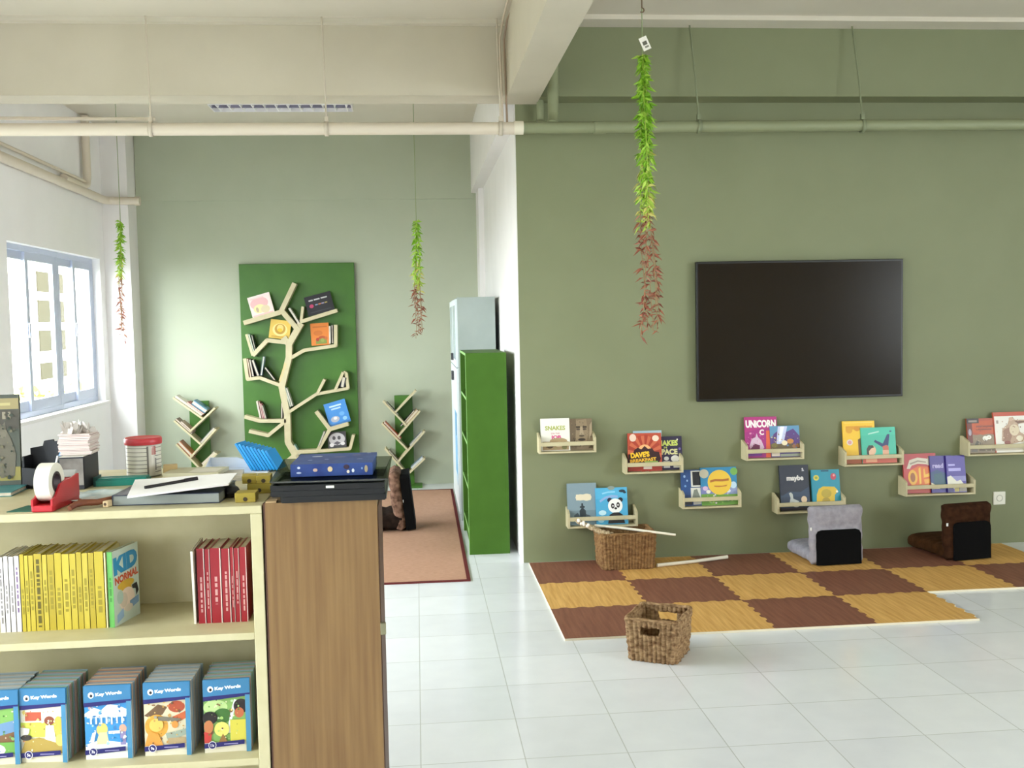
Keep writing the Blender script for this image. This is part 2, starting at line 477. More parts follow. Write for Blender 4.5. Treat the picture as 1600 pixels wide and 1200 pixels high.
# ------------------------------------------------------------------ hanging garlands
def garland(label, x, y, ztop, z0, zm, z1, wid, n, hook=True, seed=1, leaf=.05):
    rd = random.Random(seed)
    g = thing('hanging_garland', label, 'hanging plant', (x, y, z0), group='artificial vines hanging from the ceiling')
    MB().tube([(0, 0, ztop - z0), (.0, 0, 0)], .003, mat('#8c9a70', .7), 6).build('cord', g)
    if hook:
        hk = [(.0, 0, ztop - z0)] + [(0.0, 0, ztop - z0 - .1)]
        hk = [(0, 0, .42), (0, 0, .245)] + [(.012 * sin(a), 0, .233 + .012 * cos(a)) for a in [0, .8, 1.6, 2.4, 3.1, 3.9]]
        MB().tube(hk, .004, mat('#7d6a55', .4, .6), 8).build('hook', g)
        T = Matrix.Translation((.012, -.012, .055)) @ Matrix.Rotation(R(-24), 4, 'Y')
        tg = MB().box(-.022, .022, -.001, .001, -.036, .036, mat('#efece2', .5), T)
        tg.box(-.012, .012, -.002, -.001, -.008, .012, mat('#5b5b50', .5), T)
        tg.box(-.008, .014, -.002, -.001, -.024, -.014, mat('#8a8a7c', .5), T)
        tg.build('price_tag', g)
    L = z0 - z1
    strands = []
    sm = MB(); STG = mat('#9fb845', .6); STR = mat('#93724f', .7)
    for s in range(5):
        a0 = rd.uniform(0, 6.28); e = L * rd.choice([.93, .97, 1.0, .95, .9]); pts = []
        for i in range(26):
            t = i / 25
            rr = wid * (.16 + .75 * min(1, t * 1.25)) * (.8 + .2 * sin(9 * t + a0)) * (1 + (t > .93) * .25)
            pts.append(Vector((rr * cos(a0 + .5 * sin(4 * t)), rr * sin(a0 + .5 * sin(4 * t)), -t * e)))
        strands.append((pts, e))
        kq = int(25 * (z0 - zm) / e)
        sm.tube(pts[:kq + 1], .0025, STG, 5, cap=False); sm.tube(pts[kq:], .002, STR, 5, cap=False)
    sm.build('stem', g)
    gm = MB(); rm = MB()
    G = [mat(c, .5) for c in ('#83b62c', '#96c43a', '#76a828', '#a5c94c')]
    GY = [mat(c, .5) for c in ('#a9c650', '#b6cf5e', '#c0b865')]
    RD = [mat(c, .55) for c in ('#94553f', '#7f4636', '#a3674e', '#8d5f49')]
    for i in range(n):
        t = rd.random() ** 1.05
        z = -t * L
        pts, e = rd.choice(strands)
        q = t * L / e * 25
        if q >= 25: continue
        p = pts[int(q)].lerp(pts[min(25, int(q) + 1)], q % 1)
        fr = (z0 - zm) / L
        red = t > fr + rd.uniform(-.05, .05)
        if red and rd.random() < .5: continue
        ang = rd.uniform(0, 6.28); dz = rd.uniform(-1.4, .25) if not red else rd.uniform(-1.1, .5)
        d = Vector((cos(ang), sin(ang), dz)).normalized()
        ln = leaf * rd.uniform(.6, 1.15)
        wv = d.cross(Vector((rd.uniform(-1, 1), rd.uniform(-1, 1), rd.uniform(-1, 1)))).normalized() * ln * (.17 if not red else .13)
        nn = d.cross(wv).normalized() * ln * .05
        droop = Vector((0, 0, -ln * .18))
        vs = [p, p + d * ln * .4 + wv + nn, p + d * ln + droop, p + d * ln * .4 - wv + nn, p + d * ln * .45 - nn]
        tgt = rm if red else gm
        mm = rd.choice(RD) if red else rd.choice(GY if t > fr * rd.uniform(.55, .95) else G)
        tgt.add(vs, [(0, 1, 4), (1, 2, 4), (2, 3, 4), (3, 0, 4)], mm)
    gm.build('green_foliage', g); rm.build('red_foliage', g)
    return g
garland('long vine hanging before the green wall, lime green above and rusty red below', 1.245, 5.5, 3.63, 3.09, 2.24, 1.50, .072, 1250, True, 4, .055)
garland('small vine hanging in the alcove between the tree bookshelf and pale cabinet', .024, 8.5, 3.63, 2.515, 1.98, 1.55, .042, 420, False, 9, .055)
garland('small vine hanging in front of the white pillar beside the window', -2.545, 9.3, 3.63, 2.62, 2.12, 1.58, .05, 420, False, 12, .055)

# ================================================================== GREEN WALL
tv = thing('wall_screen_display', 'large black flat screen mounted on the green wall', 'television', (2.67, 7.0, 1.577))
MB().box(-.742, .742, -.062, -.03, -.483, .483, mat('#0c0b08', .35)).build('housing', tv, bevel=.004)
MB().box(-.728, .728, -.0635, -.061, -.468, .468, TVSCR).build('screen', tv)
MB().box(-.40, .40, -.03, 0, -.25, .25, mat('#1a1a1a', .6)).build('wall_bracket', tv)

sk = thing('wall_socket', 'white power socket on the green wall near the brown floor chair', 'socket', (4.168, 7.0, .331))
MB().box(-.045, .045, -.012, 0, -.047, .047, mat('#e9e7db', .35)).build('cover_plate', sk, bevel=.003)
TX = Matrix.Translation((0, -.0125, 0)) @ Matrix.Rotation(pi / 2, 4, 'X')
b = MB().lathe([(.024, 0), (.024, .002), (.019, .002), (.018, -.004), (0, -.004)], mat('#c9c8bc', .4), 24, TX)
for dx in (-.009, .009): b.lathe([(.003, -.003), (0, -.003)], mat('#333330', .5), 10, TX @ Matrix.Translation((dx, 0, 0)))
b.build('socket_well', sk)

def wall_shelf(label, x0, x1, z):
    wd = x1 - x0
    s = thing('picture_ledge', label, 'wall shelf', ((x0 + x1) / 2, 7.0, z), group='picture ledges on the green wall')
    t = .014; D = .115
    MB().box(-wd / 2 + t, wd / 2 - t, -D, 0, 0, .012, BIRCH).build('base_board', s, bevel=.0015)
    for sx in (-1, 1):
        pr = [(-D, 0), (0, 0), (0, .135), (-.02, .135), (-D + .012, .108), (-D, .10)]
        a, b_ = (-wd / 2, -wd / 2 + t) if sx < 0 else (wd / 2 - t, wd / 2)
        MB().prism(pr, a, b_, BIRCH, 'x').build('side_panel', s, bevel=.002)
    MB().box(-wd / 2 + t, wd / 2 - t, -D, -D + .012, .05, .077, BIRCH).build('front_rail', s, bevel=.0015)
    MB().box(-wd / 2 + t, wd / 2 - t, -.012, 0, .012, .05, BIRCH).build('back_rail', s, bevel=.0015)
    return s
wall_shelf('cream wall ledge with a snake book and stone-face book, nearest the white column', .812, 1.206, .772)
wall_shelf('cream wall ledge holding the red sunburst book and dark space book', 1.406, 1.812, .612)
wall_shelf('wide cream wall ledge above the woven basket, holding the panda book', 1.003, 1.488, .250)
wall_shelf('cream wall ledge holding the round yellow label book beside a night window book', 1.806, 2.221, .356)
wall_shelf('cream wall ledge below the screen holding the magenta unicorn book', 2.257, 2.672, .678)
wall_shelf('wide cream wall ledge directly above the grey floor chair', 2.478, 2.972, .296)
wall_shelf('cream wall ledge below the screen corner holding yellow and turquoise books', 2.965, 3.396, .613)
wall_shelf('wide cream wall ledge above the brown floor chair', 3.409, 3.927, .386)
wall_shelf('cream wall ledge with rust-orange and animal sketch books, farthest from the column', 3.870, 4.330, .658)

def ledge_book(label, x, z, w, h, col, art, y=6.925, t=.012, lean=9, rz=0, spine_col=None, spine=()):
    """stands on a ledge and leans back on the wall"""
    return book('picture_book', label, w, h, t, col, art, spine_col, spine, (x, y, z + .0145), (R(-lean), 0, R(rz)), 'picture books on the wall ledges')
def blot(seed, cols, n, x0, x1, y0, y1, s0=.012, s1=.04):
    rd = random.Random(seed); out = []
    for i in range(n):
        x = rd.uniform(x0 + s1, x1 - s1); y = rd.uniform(y0 + s1, y1 - s1); r = rd.uniform(s0, s1); k = rd.randint(4, 7)
        out.append(('P', [(x + r * rd.uniform(.5, 1) * cos(2 * pi * j / k), y + r * rd.uniform(.4, .9) * sin(2 * pi * j / k)) for j in range(k)], rd.choice(cols)))
    return out
def rays(cx, cy, n, r0, r1, col):
    out = []
    for i in range(n):
        a = 2 * pi * i / n; b = a + pi / n
        out.append(('P', [(cx + r0 * cos(a), cy + r0 * sin(a)), (cx + r1 * cos(a), cy + r1 * sin(a)), (cx + r1 * cos(b), cy + r1 * sin(b)), (cx + r0 * cos(b), cy + r0 * sin(b))], col))
    return out
ledge_book('white snake book with green and pink title', .933, .772, .200, .222, '#eceade',
  [('T', 'SNAKES', .5, .70, .70, .14, '#a9b060', .04), ('T', 'ON THE', .5, .53, .30, .055, '#c98f98', .03), ('T', 'JOB', .52, .40, .36, .15, '#cf4b86', .05),
   ('E', .60, .30, .30, .09, '#b29a74'), ('R', .05, .02, .95, .28, '#a98f6c'), ('E', .3, .17, .13, .1, '#5a4a35'), ('E', .62, .19, .16, .08, '#d9c8a6'), ('E', .42, .2, .06, .05, '#3d3a2c'), ('E', .8, .1, .09, .07, '#7d7a50')] + blot(1, ('#8a7350', '#c9b58f', '#5a4a35', '#9aa06a'), 22, .05, .95, .02, .30))
ledge_book('brown stone-face book beside the white snake book', 1.112, .772, .155, .215, '#7d6c55',
  [('R', 0, .05, .28, 1, '#6b5b47'), ('P', [(.22, .18), (.3, .95), (.75, .98), (.82, .5), (.7, .2), (.5, .08)], '#8f7d63'), ('R', .28, .70, .46, .76, '#3f352a'), ('R', .58, .70, .76, .76, '#3f352a'),
   ('E', .37, .66, .09, .03, '#51463a'), ('E', .66, .66, .09, .03, '#51463a'), ('P', [(.47, .74), (.57, .74), (.62, .45), (.42, .45)], '#a8957a'), ('E', .52, .45, .12, .035, '#5a4d3d'), ('E', .52, .33, .17, .045, '#4a3d31'), ('E', .52, .335, .15, .012, '#1e1712'),
   ('P', [(.84, .3), (.98, .55), (1, .9), (.9, .8)], '#a39075'), ('P', [(.8, .05), (1, .25), (1, .05)], '#55482f')] + blot(2, ('#5a4d3d', '#9a886c', '#6e5f4a', '#4a3f32', '#857458'), 60, 0, 1, .02, .98, .01, .035))
ledge_book('pale blue book mostly hidden behind the red sunburst book', 1.585, .612, .20, .275, '#a9c4cf', [('E', .9, .9, .06, .05, '#d9e4e6')], y=6.945)
ledge_book('red and orange sunburst book with yellow title and dark hills', 1.552, .612, .235, .262, '#b54b34',
  [('E', .5, .48, .5, .45, '#c76747')] + rays(.5, .46, 14, .2, .50, '#a53d2c') + [('E', .5, .48, .22, .22, '#ecb27a'), ('E', .16, .88, .1, .1, '#e5c9b8'), ('E', .83, .86, .1, .08, '#e9d2bd'),
   ('P', [(.1, .36), (.2, .56), (.3, .62), (.4, .57), (.5, .66), (.6, .58), (.72, .60), (.85, .42), (.9, .36)], '#3a1c22'), ('P', [(.0, .20), (.02, .44), (.6, .52), (.92, .50), (.97, .32), (.9, .2)], '#33161a'),
   ('T', "DAVE'S", .36, .43, .56, .15, '#f2c22e', .06, .08), ('T', 'BREAKFAST', .45, .29, .78, .09, '#e8b53a', .05, .08), ('R', .0, .0, 1, .2, '#9e3a2d'), ('R', .45, .05, .7, .16, '#d8c9bd'), ('R', .5, .2, .88, .26, '#8fae5a')],
  y=6.918, rz=-5, spine_col='#8e2a22')
ledge_book('dark purple space book with pale green title, beside the red sunburst book', 1.735, .612, .175, .232, '#2b2242',
  [('T', 'SNAKES', .36, .80, .95, .17, '#cbd66a', .05), ('T', 'IN', .33, .67, .12, .06, '#cbd66a', .03), ('T', 'SPACE', .42, .54, .78, .17, '#d8d39a', .05), ('E', .70, .33, .17, .10, '#e6e4de'), ('E', .35, .34, .1, .06, '#cfcdc8'),
   ('R', .22, .06, .48, .26, '#cfcfca'), ('R', .62, .06, .86, .26, '#dad9d2'), ('R', .02, .06, .18, .26, '#9a9aa0'), ('E', .82, .9, .03, .025, '#f3efe0'), ('E', .9, .62, .05, .04, '#6b5aa0')], y=6.935)
ledge_book('grey-blue book with cream speech bubble and dark figure', 1.112, .250, .205, .288, '#8196a0',
  [('R', 0, 0, 1, .35, '#72868f'), ('E', .45, .66, .17, .075, '#e2d6ba'), ('E', .66, .66, .17, .085, '#e2d6ba'), ('R', .30, .59, .80, .73, '#e2d6ba'), ('P', [(.42, .12), (.40, .34), (.47, .40), (.47, .52), (.53, .52), (.54, .40), (.62, .34), (.63, .12)], '#2b353b'),
   ('P', [(.2, .1), (.22, .24), (.34, .30), (.42, .2), (.4, .1)], '#45535a'), ('P', [(.6, .1), (.62, .26), (.76, .22), (.86, .1)], '#3f4b52'), ('E', .5, .43, .09, .03, '#2b353b')])
ledge_book('light blue panda book with rounded title, above the basket', 1.317, .250, .222, .252, '#4ba5d0',
  [('R', 0, .70, 1, 1, '#54b0da'), ('E', .50, .99, .11, .055, '#8a978f'), ('P', [(.12, .66), (.3, .76), (.5, .80), (.7, .78), (.7, .72), (.5, .73), (.32, .70), (.14, .60)], '#8fb0de'), ('P', [(.2, .86), (.4, .9), (.62, .9), (.62, .86), (.4, .86), (.22, .82)], '#8fd0ee'),
   ('E', .84, .90, .10, .04, '#22343f'), ('E', .92, .86, .05, .03, '#22343f'), ('E', .44, .66, .075, .065, '#1e1c3a'), ('E', .78, .66, .075, .065, '#1c1b26'), ('E', .61, .50, .23, .20, '#efefec'),
   ('E', .53, .50, .055, .075, '#33302f'), ('E', .70, .52, .055, .075, '#33302f'), ('E', .535, .50, .022, .022, '#f4f2ec'), ('E', .695, .52, .022, .022, '#f4f2ec'), ('E', .62, .43, .045, .03, '#211d1d'),
   ('P', [(.36, .02), (.42, .26), (.55, .32), (.72, .32), (.84, .25), (.9, .02)], '#231f20'), ('E', .2, .32, .12, .07, '#bfe2ee'), ('E', .15, .12, .1, .07, '#a5d5ea')], y=6.915)
ledge_book('navy night book showing a black window and a white figure', 1.885, .356, .150, .250, '#1f3f73',
  [('R', .0, .3, .48, 1, '#234a86'), ('R', .48, .52, 1, .97, '#d9d8cf'), ('R', .56, .56, .94, .94, '#1b1a20'), ('E', .18, .82, .05, .04, '#8fb0da'), ('E', .3, .7, .04, .03, '#8fb0da'), ('E', .2, .55, .05, .03, '#6d98cd'), ('R', .45, .22, .98, .5, '#d8d6cc'), ('P', [(.5, .2), (.6, .44), (.75, .46), (.9, .2)], '#7d8379'), ('R', .1, .03, .5, .18, '#2a2a30'), ('R', .55, .03, 1, .18, '#b9b6ab')])
ledge_book('blue and green book with big round yellow label', 2.078, .356, .258, .262, '#2f86b4',
  [('R', 0, 0, 1, .30, '#6c9b3b'), ('R', 0, .30, .5, .5, '#7a7fb5'), ('R', .5, .28, 1, .46, '#8a96c0'), ('E', .10, .84, .13, .12, '#b9b6a0'), ('E', .93, .88, .1, .1, '#79b357'), ('E', .9, .52, .09, .09, '#bcd7e8'), ('E', .12, .45, .07, .06, '#d5b9d9'), ('E', .2, .36, .06, .05, '#e6e2d2'), ('E', .75, .37, .07, .05, '#d6dce4'),
   ('E', .52, .60, .33, .33, '#e9c23f'), ('P', [(.26, .66), (.4, .69), (.6, .68), (.78, .70), (.78, .64), (.6, .62), (.4, .63), (.26, .60)], '#b06a2c'), ('P', [(.36, .52), (.6, .51), (.74, .53), (.7, .49), (.5, .47), (.38, .48)], '#c07b34'), ('R', .0, .04, 1, .18, '#5f8f35'), ('E', .3, .1, .1, .05, '#8bb04f'), ('E', .7, .12, .12, .05, '#4d7a30')] + blot(3, ('#8bb04f', '#c9d6a0', '#6f8fc0', '#d9c9d6', '#4d7a30', '#e2dfc9'), 26, 0, 1, .02, .34) , y=6.918)
ledge_book('magenta unicorn book with bold white title', 2.385, .678, .228, .285, '#b3387f',
  [('P', [(0, .62), (.5, .72), (1, .62), (1, .0), (0, .0)], '#a4337f'), ('P', [(.62, .0), (.66, .66), (1, .66), (1, 0)], '#d9603f'), ('T', 'UNiCORN', .5, .83, .94, .19, '#f7f3ee', .05), ('T', 'C', .52, .62, .14, .14, '#f7e3e6', .05),
   ('P', [(.12, .28), (.2, .46), (.32, .50), (.36, .60), (.40, .50), (.5, .42), (.58, .24), (.4, .1), (.2, .12)], '#d6b9cf'), ('P', [(.15, .22), (.3, .34), (.45, .30), (.42, .1), (.2, .1)], '#6c2a4f'), ('R', .0, .04, .5, .18, '#7d3f93')] + blot(4, ('#c46aa0', '#8a2f6a', '#d98ab0', '#e0a0b8'), 22, .02, .6, .2, .66) , rz=-3, spine_col='#c0447f')
ledge_book('purple mountain book with a white beam of light', 2.553, .678, .212, .218, '#5c4a86',
  [('R', 0, .62, 1, 1, '#5f93b9'), ('P', [(0, .35), (.12, .74), (.3, .86), (.55, .80), (.8, .90), (1, .66), (1, .35)], '#5b3f80'), ('P', [(.28, .98), (.6, .98), (.45, .45), (.2, .40)], '#c9cfee'), ('P', [(.36, .98), (.5, .98), (.36, .5), (.28, .5)], '#eef0fb'), ('R', 0, .2, 1, .42, '#6b5a3c'), ('E', .48, .45, .1, .08, '#f0e2c0'), ('E', .68, .5, .11, .08, '#c98a46'), ('E', .14, .38, .1, .08, '#7c7038'), ('E', .85, .34, .12, .07, '#9b6b4a'), ('R', .02, .03, .3, .17, '#d8cbb8'), ('R', .32, .02, 1, .1, '#9aa08c')] + blot(5, ('#8a7a48', '#4a3f5a', '#b5925a', '#d9cfa0', '#7a5a9a', '#5f8fb0'), 40, 0, 1, .2, .8), y=6.918)
ledge_book('navy book titled maybe, with pale moon and white rabbit', 2.627, .296, .212, .318, '#262c3c',
  [('R', 0, 0, 1, .34, '#2b3a50'), ('P', [(0, .30), (.3, .42), (.7, .40), (1, .52), (1, .3)], '#31435c'), ('T', 'maybe', .53, .70, .58, .15, '#d7d3d0', .05), ('E', .80, .91, .025, .02, '#e8e4dc'), ('P', [(.77, .86), (.86, .86), (.80, .93)], '#b9b8c0'),
   ('E', .80, .235, .10, .075, '#dcc3a3'), ('P', [(.28, .12), (.34, .28), (.29, .38), (.36, .40), (.42, .36), (.43, .26), (.62, .20), (.66, .1)], '#b9bdb9'), ('E', .52, .13, .14, .06, '#d9d9d4'), ('R', 0, 0, 1, .06, '#2a1f22')])
ledge_book('teal book with large yellow bear and red apple', 2.852, .296, .205, .280, '#1f8ea6',
  [('E', .17, .80, .10, .07, '#d9c74a'), ('E', .17, .80, .05, .035, '#8da33d'), ('E', .78, .82, .1, .085, '#b84455'), ('E', .80, .85, .04, .03, '#e2a0a0'), ('P', [(.12, .0), (.16, .38), (.24, .52), (.4, .58), (.62, .57), (.8, .56), (.9, .48), (.86, .40), (.8, .36), (.76, .0)], '#d9b62f'), ('E', .5, .40, .18, .11, '#b7a032'), ('E', .48, .22, .14, .08, '#a8902c'), ('E', .88, .44, .04, .03, '#efe9d2'), ('R', .35, .95, .62, .985, '#1a4f63'), ('R', 0, 0, 1, .12, '#1d3b33')], y=6.918)
ledge_book('yellow book with orange lettering and round pink sticker', 3.098, .613, .232, .300, '#efc23a',
  [('R', .1, .80, .92, .88, '#d99a2e'), ('E', .2, .78, .1, .07, '#dba032'), ('E', .45, .82, .1, .06, '#d3902a'), ('E', .7, .83, .1, .06, '#dba032'), ('E', .2, .5, .095, .07, '#e9d9cf'), ('E', .2, .5, .06, .045, '#d79a98'), ('P', [(.46, .0), (.46, .56), (.54, .6), (.56, .3), (.54, 0)], '#6b4a2a'), ('R', .0, .0, 1, .14, '#a4552f'), ('R', .06, .95, .94, .97, '#f5d36a')], rz=-2)
ledge_book('turquoise book with a diving figure in navy leggings', 3.235, .613, .252, .252, '#3fb59b',
  [('R', 0, .78, 1, 1, '#43bba0'), ('P', [(.20, .80), (.52, .86), (.53, .90), (.22, .84)], '#a9dccd'), ('E', .86, .88, .035, .02, '#27506b'), ('P', [(.36, .60), (.40, .65), (.62, .54), (.76, .80), (.83, .80), (.78, .50), (.70, .42), (.60, .44)], '#25396a'), ('P', [(.60, .46), (.72, .50), (.78, .46), (.78, .36), (.62, .36)], '#c2664d'), ('R', .60, .2, .78, .36, '#dba988'),
   ('E', .28, .36, .13, .14, '#e0b795'), ('P', [(.14, .40), (.2, .5), (.32, .5), (.36, .44), (.28, .42), (.2, .34), (.2, .22), (.14, .26)], '#2e2623'), ('P', [(0, .1), (.2, .24), (.4, .16), (.6, .22), (1, .2), (1, .0), (0, 0)], '#bf5037'), ('R', .1, .03, .42, .16, '#d9966f')], y=6.915)
ledge_book('red book with white banner and big orange letters', 3.550, .386, .245, .280, '#b73a3c',
  [('P', [(.10, .62), (.2, .84), (.45, .90), (.75, .86), (.78, .94), (.9, .84), (.84, .66), (.7, .72), (.45, .74), (.26, .70), (.2, .62)], '#d9cfbb'), ('P', [(.2, .76), (.45, .83), (.70, .79), (.7, .76), (.45, .79), (.22, .72)], '#9b8b78'), ('P', [(.2, .18), (.25, .6), (.45, .68), (.75, .66), (.9, .5), (.92, .15)], '#d96a25'),
   ('E', .27, .40, .14, .19, '#eab23c'), ('E', .27, .40, .075, .12, '#9b5a28'), ('P', [(.46, .62), (.52, .66), (.52, .24), (.46, .22)], '#f0c244'), ('P', [(.60, .60), (.64, .62), (.66, .46), (.78, .5), (.78, .56), (.84, .56), (.82, .42), (.6, .38)], '#f0bb3f'), ('P', [(.6, .34), (.8, .36), (.84, .26), (.62, .22)], '#e9a53a'), ('R', 0, .03, 1, .16, '#b7371f')], y=6.931)
ledge_book('indigo book with green hill and small white title', 3.700, .386, .160, .262, '#43338a',
  [('P', [(0, .1), (0, .55), (.3, .62), (1, .45), (1, .1)], '#2f4a75'), ('P', [(.1, .1), (.15, .5), (.5, .54), (.7, .3), (.7, .1)], '#2d5666'), ('T', 'read', .36, .73, .50, .13, '#b9aede', .04), ('P', [(0, .1), (0, .28), (.25, .2), (.4, .1)], '#d5d2b0'), ('R', .5, .06, 1, .14, '#2a2080'), ('E', .82, .2, .03, .02, '#efefe4')], y=6.917)
ledge_book('violet book with white mountain and two lines of pale title', 3.803, .386, .140, .262, '#4b3c96',
  [('R', 0, .30, 1, .44, '#8a86c0'), ('P', [(0, .1), (.0, .42), (.2, .46), (.5, .3), (.7, .34), (.95, .16), (.95, .1)], '#d9d6c6'), ('P', [(.4, .1), (.5, .2), (.62, .16), (.7, .1)], '#3d3b34'), ('R', .1, .72, .45, .77, '#a59ddb'), ('R', .1, .58, .75, .66, '#a59ddb'), ('R', 0, .0, .3, .13, '#31276e'), ('R', .35, .02, .6, .12, '#b3a24a'), ('R', .62, .02, 1, .12, '#9a9080')], y=6.902)
ledge_book('rust-orange book with dark title strip and white goggles', 4.010, .658, .225, .248, '#a9431f',
  [('P', [(0, .0), (0, .55), (.3, .52), (.6, .56), (1, .50), (1, 0)], '#8d7a60'), ('P', [(.1, .9), (1, .95), (1, .60), (.5, .52), (.2, .6)], '#b84f1c'), ('R', .3, .74, .9, .79, '#7f3313'), ('R', .3, .66, .8, .70, '#7f3313'), ('R', 0, .86, .4, 1, '#241a18'), ('R', .06, .89, .34, .95, '#8b7f74'), ('R', 0, .3, .17, .86, '#6d2a1c'), ('E', .09, .60, .05, .1, '#a49aa8'), ('E', .58, .42, .09, .07, '#e8e6dc'), ('E', .7, .45, .08, .06, '#e8e6dc'), ('P', [(.22, .24), (.3, .36), (.42, .30), (.4, .2)], '#4a4434'), ('R', .1, .04, .3, .2, '#756a5c'), ('R', .35, .06, .95, .18, '#6b5a40')] + blot(6, ('#a08c70', '#6b5a45', '#7d6a52', '#b39f80'), 26, .18, 1, .02, .5) + blot(7, ('#c25f2a', '#8f3a17', '#a8481c'), 16, .2, 1, .55, .9), rz=-2)
ledge_book('white book with orange border and brown animal sketch', 4.225, .658, .262, .288, '#b84a2c',
  [('R', .03, .0, 1, .90, '#e6e2d8'), ('P', [(.2, .3), (.24, .58), (.4, .70), (.46, .84), (.56, .88), (.62, .80), (.9, .80), (.98, .72), (.7, .70), (.74, .5), (.9, .4), (.8, .26), (.56, .22), (.4, .18)], '#b79a80'), ('P', [(.24, .3), (.28, .56), (.44, .62), (.5, .4), (.42, .22)], '#96705a'), ('E', .58, .55, .14, .14, '#d6c6a8'), ('E', .5, .82, .06, .05, '#caa992'), ('E', .36, .24, .09, .05, '#8a4a3a'), ('P', [(.6, .78), (.96, .76), (.7, .7)], '#7a5a48'), ('E', .72, .34, .1, .07, '#e0d6be'), ('R', .08, .72, .14, .8, '#9a8a80'), ('R', 0, .05, 1, .14, '#c8bfa8')] + blot(8, ('#8a6650', '#c9ad90', '#a5806a', '#d9c6ae', '#7a5545'), 46, .18, .92, .18, .86, .008, .03), y=6.918)

# ================================================================== FOAM MAT
def foam_mat(name, c1, c2):
    return nmat(name, c1, c2, scale=(34, 2.2, 1), nscale=1.6, rough=.6, lo=.3, hi=.7, detail=6, bump=.08)
FB = foam_mat('brown_wood_print_foam', '#714534', '#8a5a46'); FY = foam_mat('yellow_wood_print_foam', '#c08f48', '#deb26a')
FSIDE = mat('#e4dcc4', .7)
P_ = .57; MX, MY = .735, 6.945
def wave(n=11, a=.0085):
    out = [(0, 0)]
    for i in range(n):
        s = a if i % 2 else -a
        out += [((i + .16) / n, s), ((i + .84) / n, s)]
    return out
WV = wave()
def tile(i, r, label):
    x0 = MX + i * P_; y1 = MY - r * P_; y0 = y1 - P_
    ncol = (6, 6, 4)
    pts = []
    near = r == 2 or (r == 1 and i >= 4); far = r == 0
    left = i == 0
    lastx = i == ncol[r] - 1
    pts += [(x0 + s * P_, y0 + (0 if near else d)) for s, d in (WV if not near else [(0, 0)])]
    pts += [(x0 + P_ + d, y0 + s * P_) for s, d in (WV if not (lastx and r != 2) else [(0, 0)])]
    pts += [(x0 + s * P_, y1 + (0 if far else d)) for s, d in reversed((WV + [(1, 0)])[1:] if not far else [(1, 0)])]
    pts += [(x0 + d, y0 + s * P_) for s, d in reversed((WV + [(1, 0)])[1:] if not left else [(1, 0)])]
    cx, cy = x0 + P_ / 2, y0 + P_ / 2
    pts = [(a - cx, b - cy) for a, b in pts]
    m_ = FB if (i + r) % 2 == 0 else FY
    b = MB(); n = len(pts)
    b.add([(x, y, .012) for x, y in pts], [list(range(n))], m_)
    b.add([(x, y, 0) for x, y in pts] + [(x, y, .012) for x, y in pts], [(k, (k + 1) % n, n + (k + 1) % n, n + k) for k in range(n)] + [list(range(n - 1, -1, -1))], FSIDE)
    o = b.build('foam_floor_tile', loc=(cx, cy, 0))
    return tag(o, label, 'floor mat', 'interlocking foam floor tiles')
ROWN = ('back row along the green wall', 'middle row', 'front row nearest the camera')
ORD = ('first', 'second', 'third', 'fourth', 'fifth', 'sixth', 'seventh', 'eighth', 'ninth', 'tenth', 'eleventh', 'twelfth', 'thirteenth', 'fourteenth')
for r in range(3):
    for i in range((6, 6, 4)[r]):
        colr = 'brown' if (i + r) % 2 == 0 else 'yellow'
        tile(i, r, f'{colr} wood-print foam tile, {ORD[i]} from the white column in the {ROWN[r]}')

# ================================================================== FLOOR CHAIRS
def cushion(W, L, T, m, nrib=3, n=30, M=28, pinch=0.0):
    """soft slab: length +y from 0, width x, thickness z from 0; ribs across"""
    b = MB(); vs = []; fs = []
    for i in range(n + 1):
        u = i / n
        e = min(1, (1 - abs(2 * u - 1)) * n / 4.0)
        e = math.sqrt(max(0.02, 1 - (1 - e) ** 2))
        rib = 1 - .16 * abs(cos(pi * u * nrib)) ** 8 * (0 if u < .04 or u > .96 else 1)
        ht = T / 2 * e * rib; hw = W / 2 * (.93 + .07 * e) * (1 + pinch * (u ** 6))
        for k in range(M):
            a = 2 * pi * k / M
            cx = math.copysign(abs(cos(a)) ** .38, cos(a)); cz = math.copysign(abs(sin(a)) ** .62, sin(a))
            wob = 1 + .012 * sin(17 * u + 5 * cx) + .01 * sin(31 * u * cx)
            vs.append((hw * cx * wob, u * L, T / 2 + ht * cz * wob))
    for i in range(n):
        fs += [(i * M + k, i * M + (k + 1) % M, (i + 1) * M + (k + 1) % M, (i + 1) * M + k) for k in range(M)]
    b.add(vs, fs, m, True)
    b.add(vs[:M], [list(range(M - 1, -1, -1))], m); b.add(vs[-M:], [list(range(M))], m)
    return b
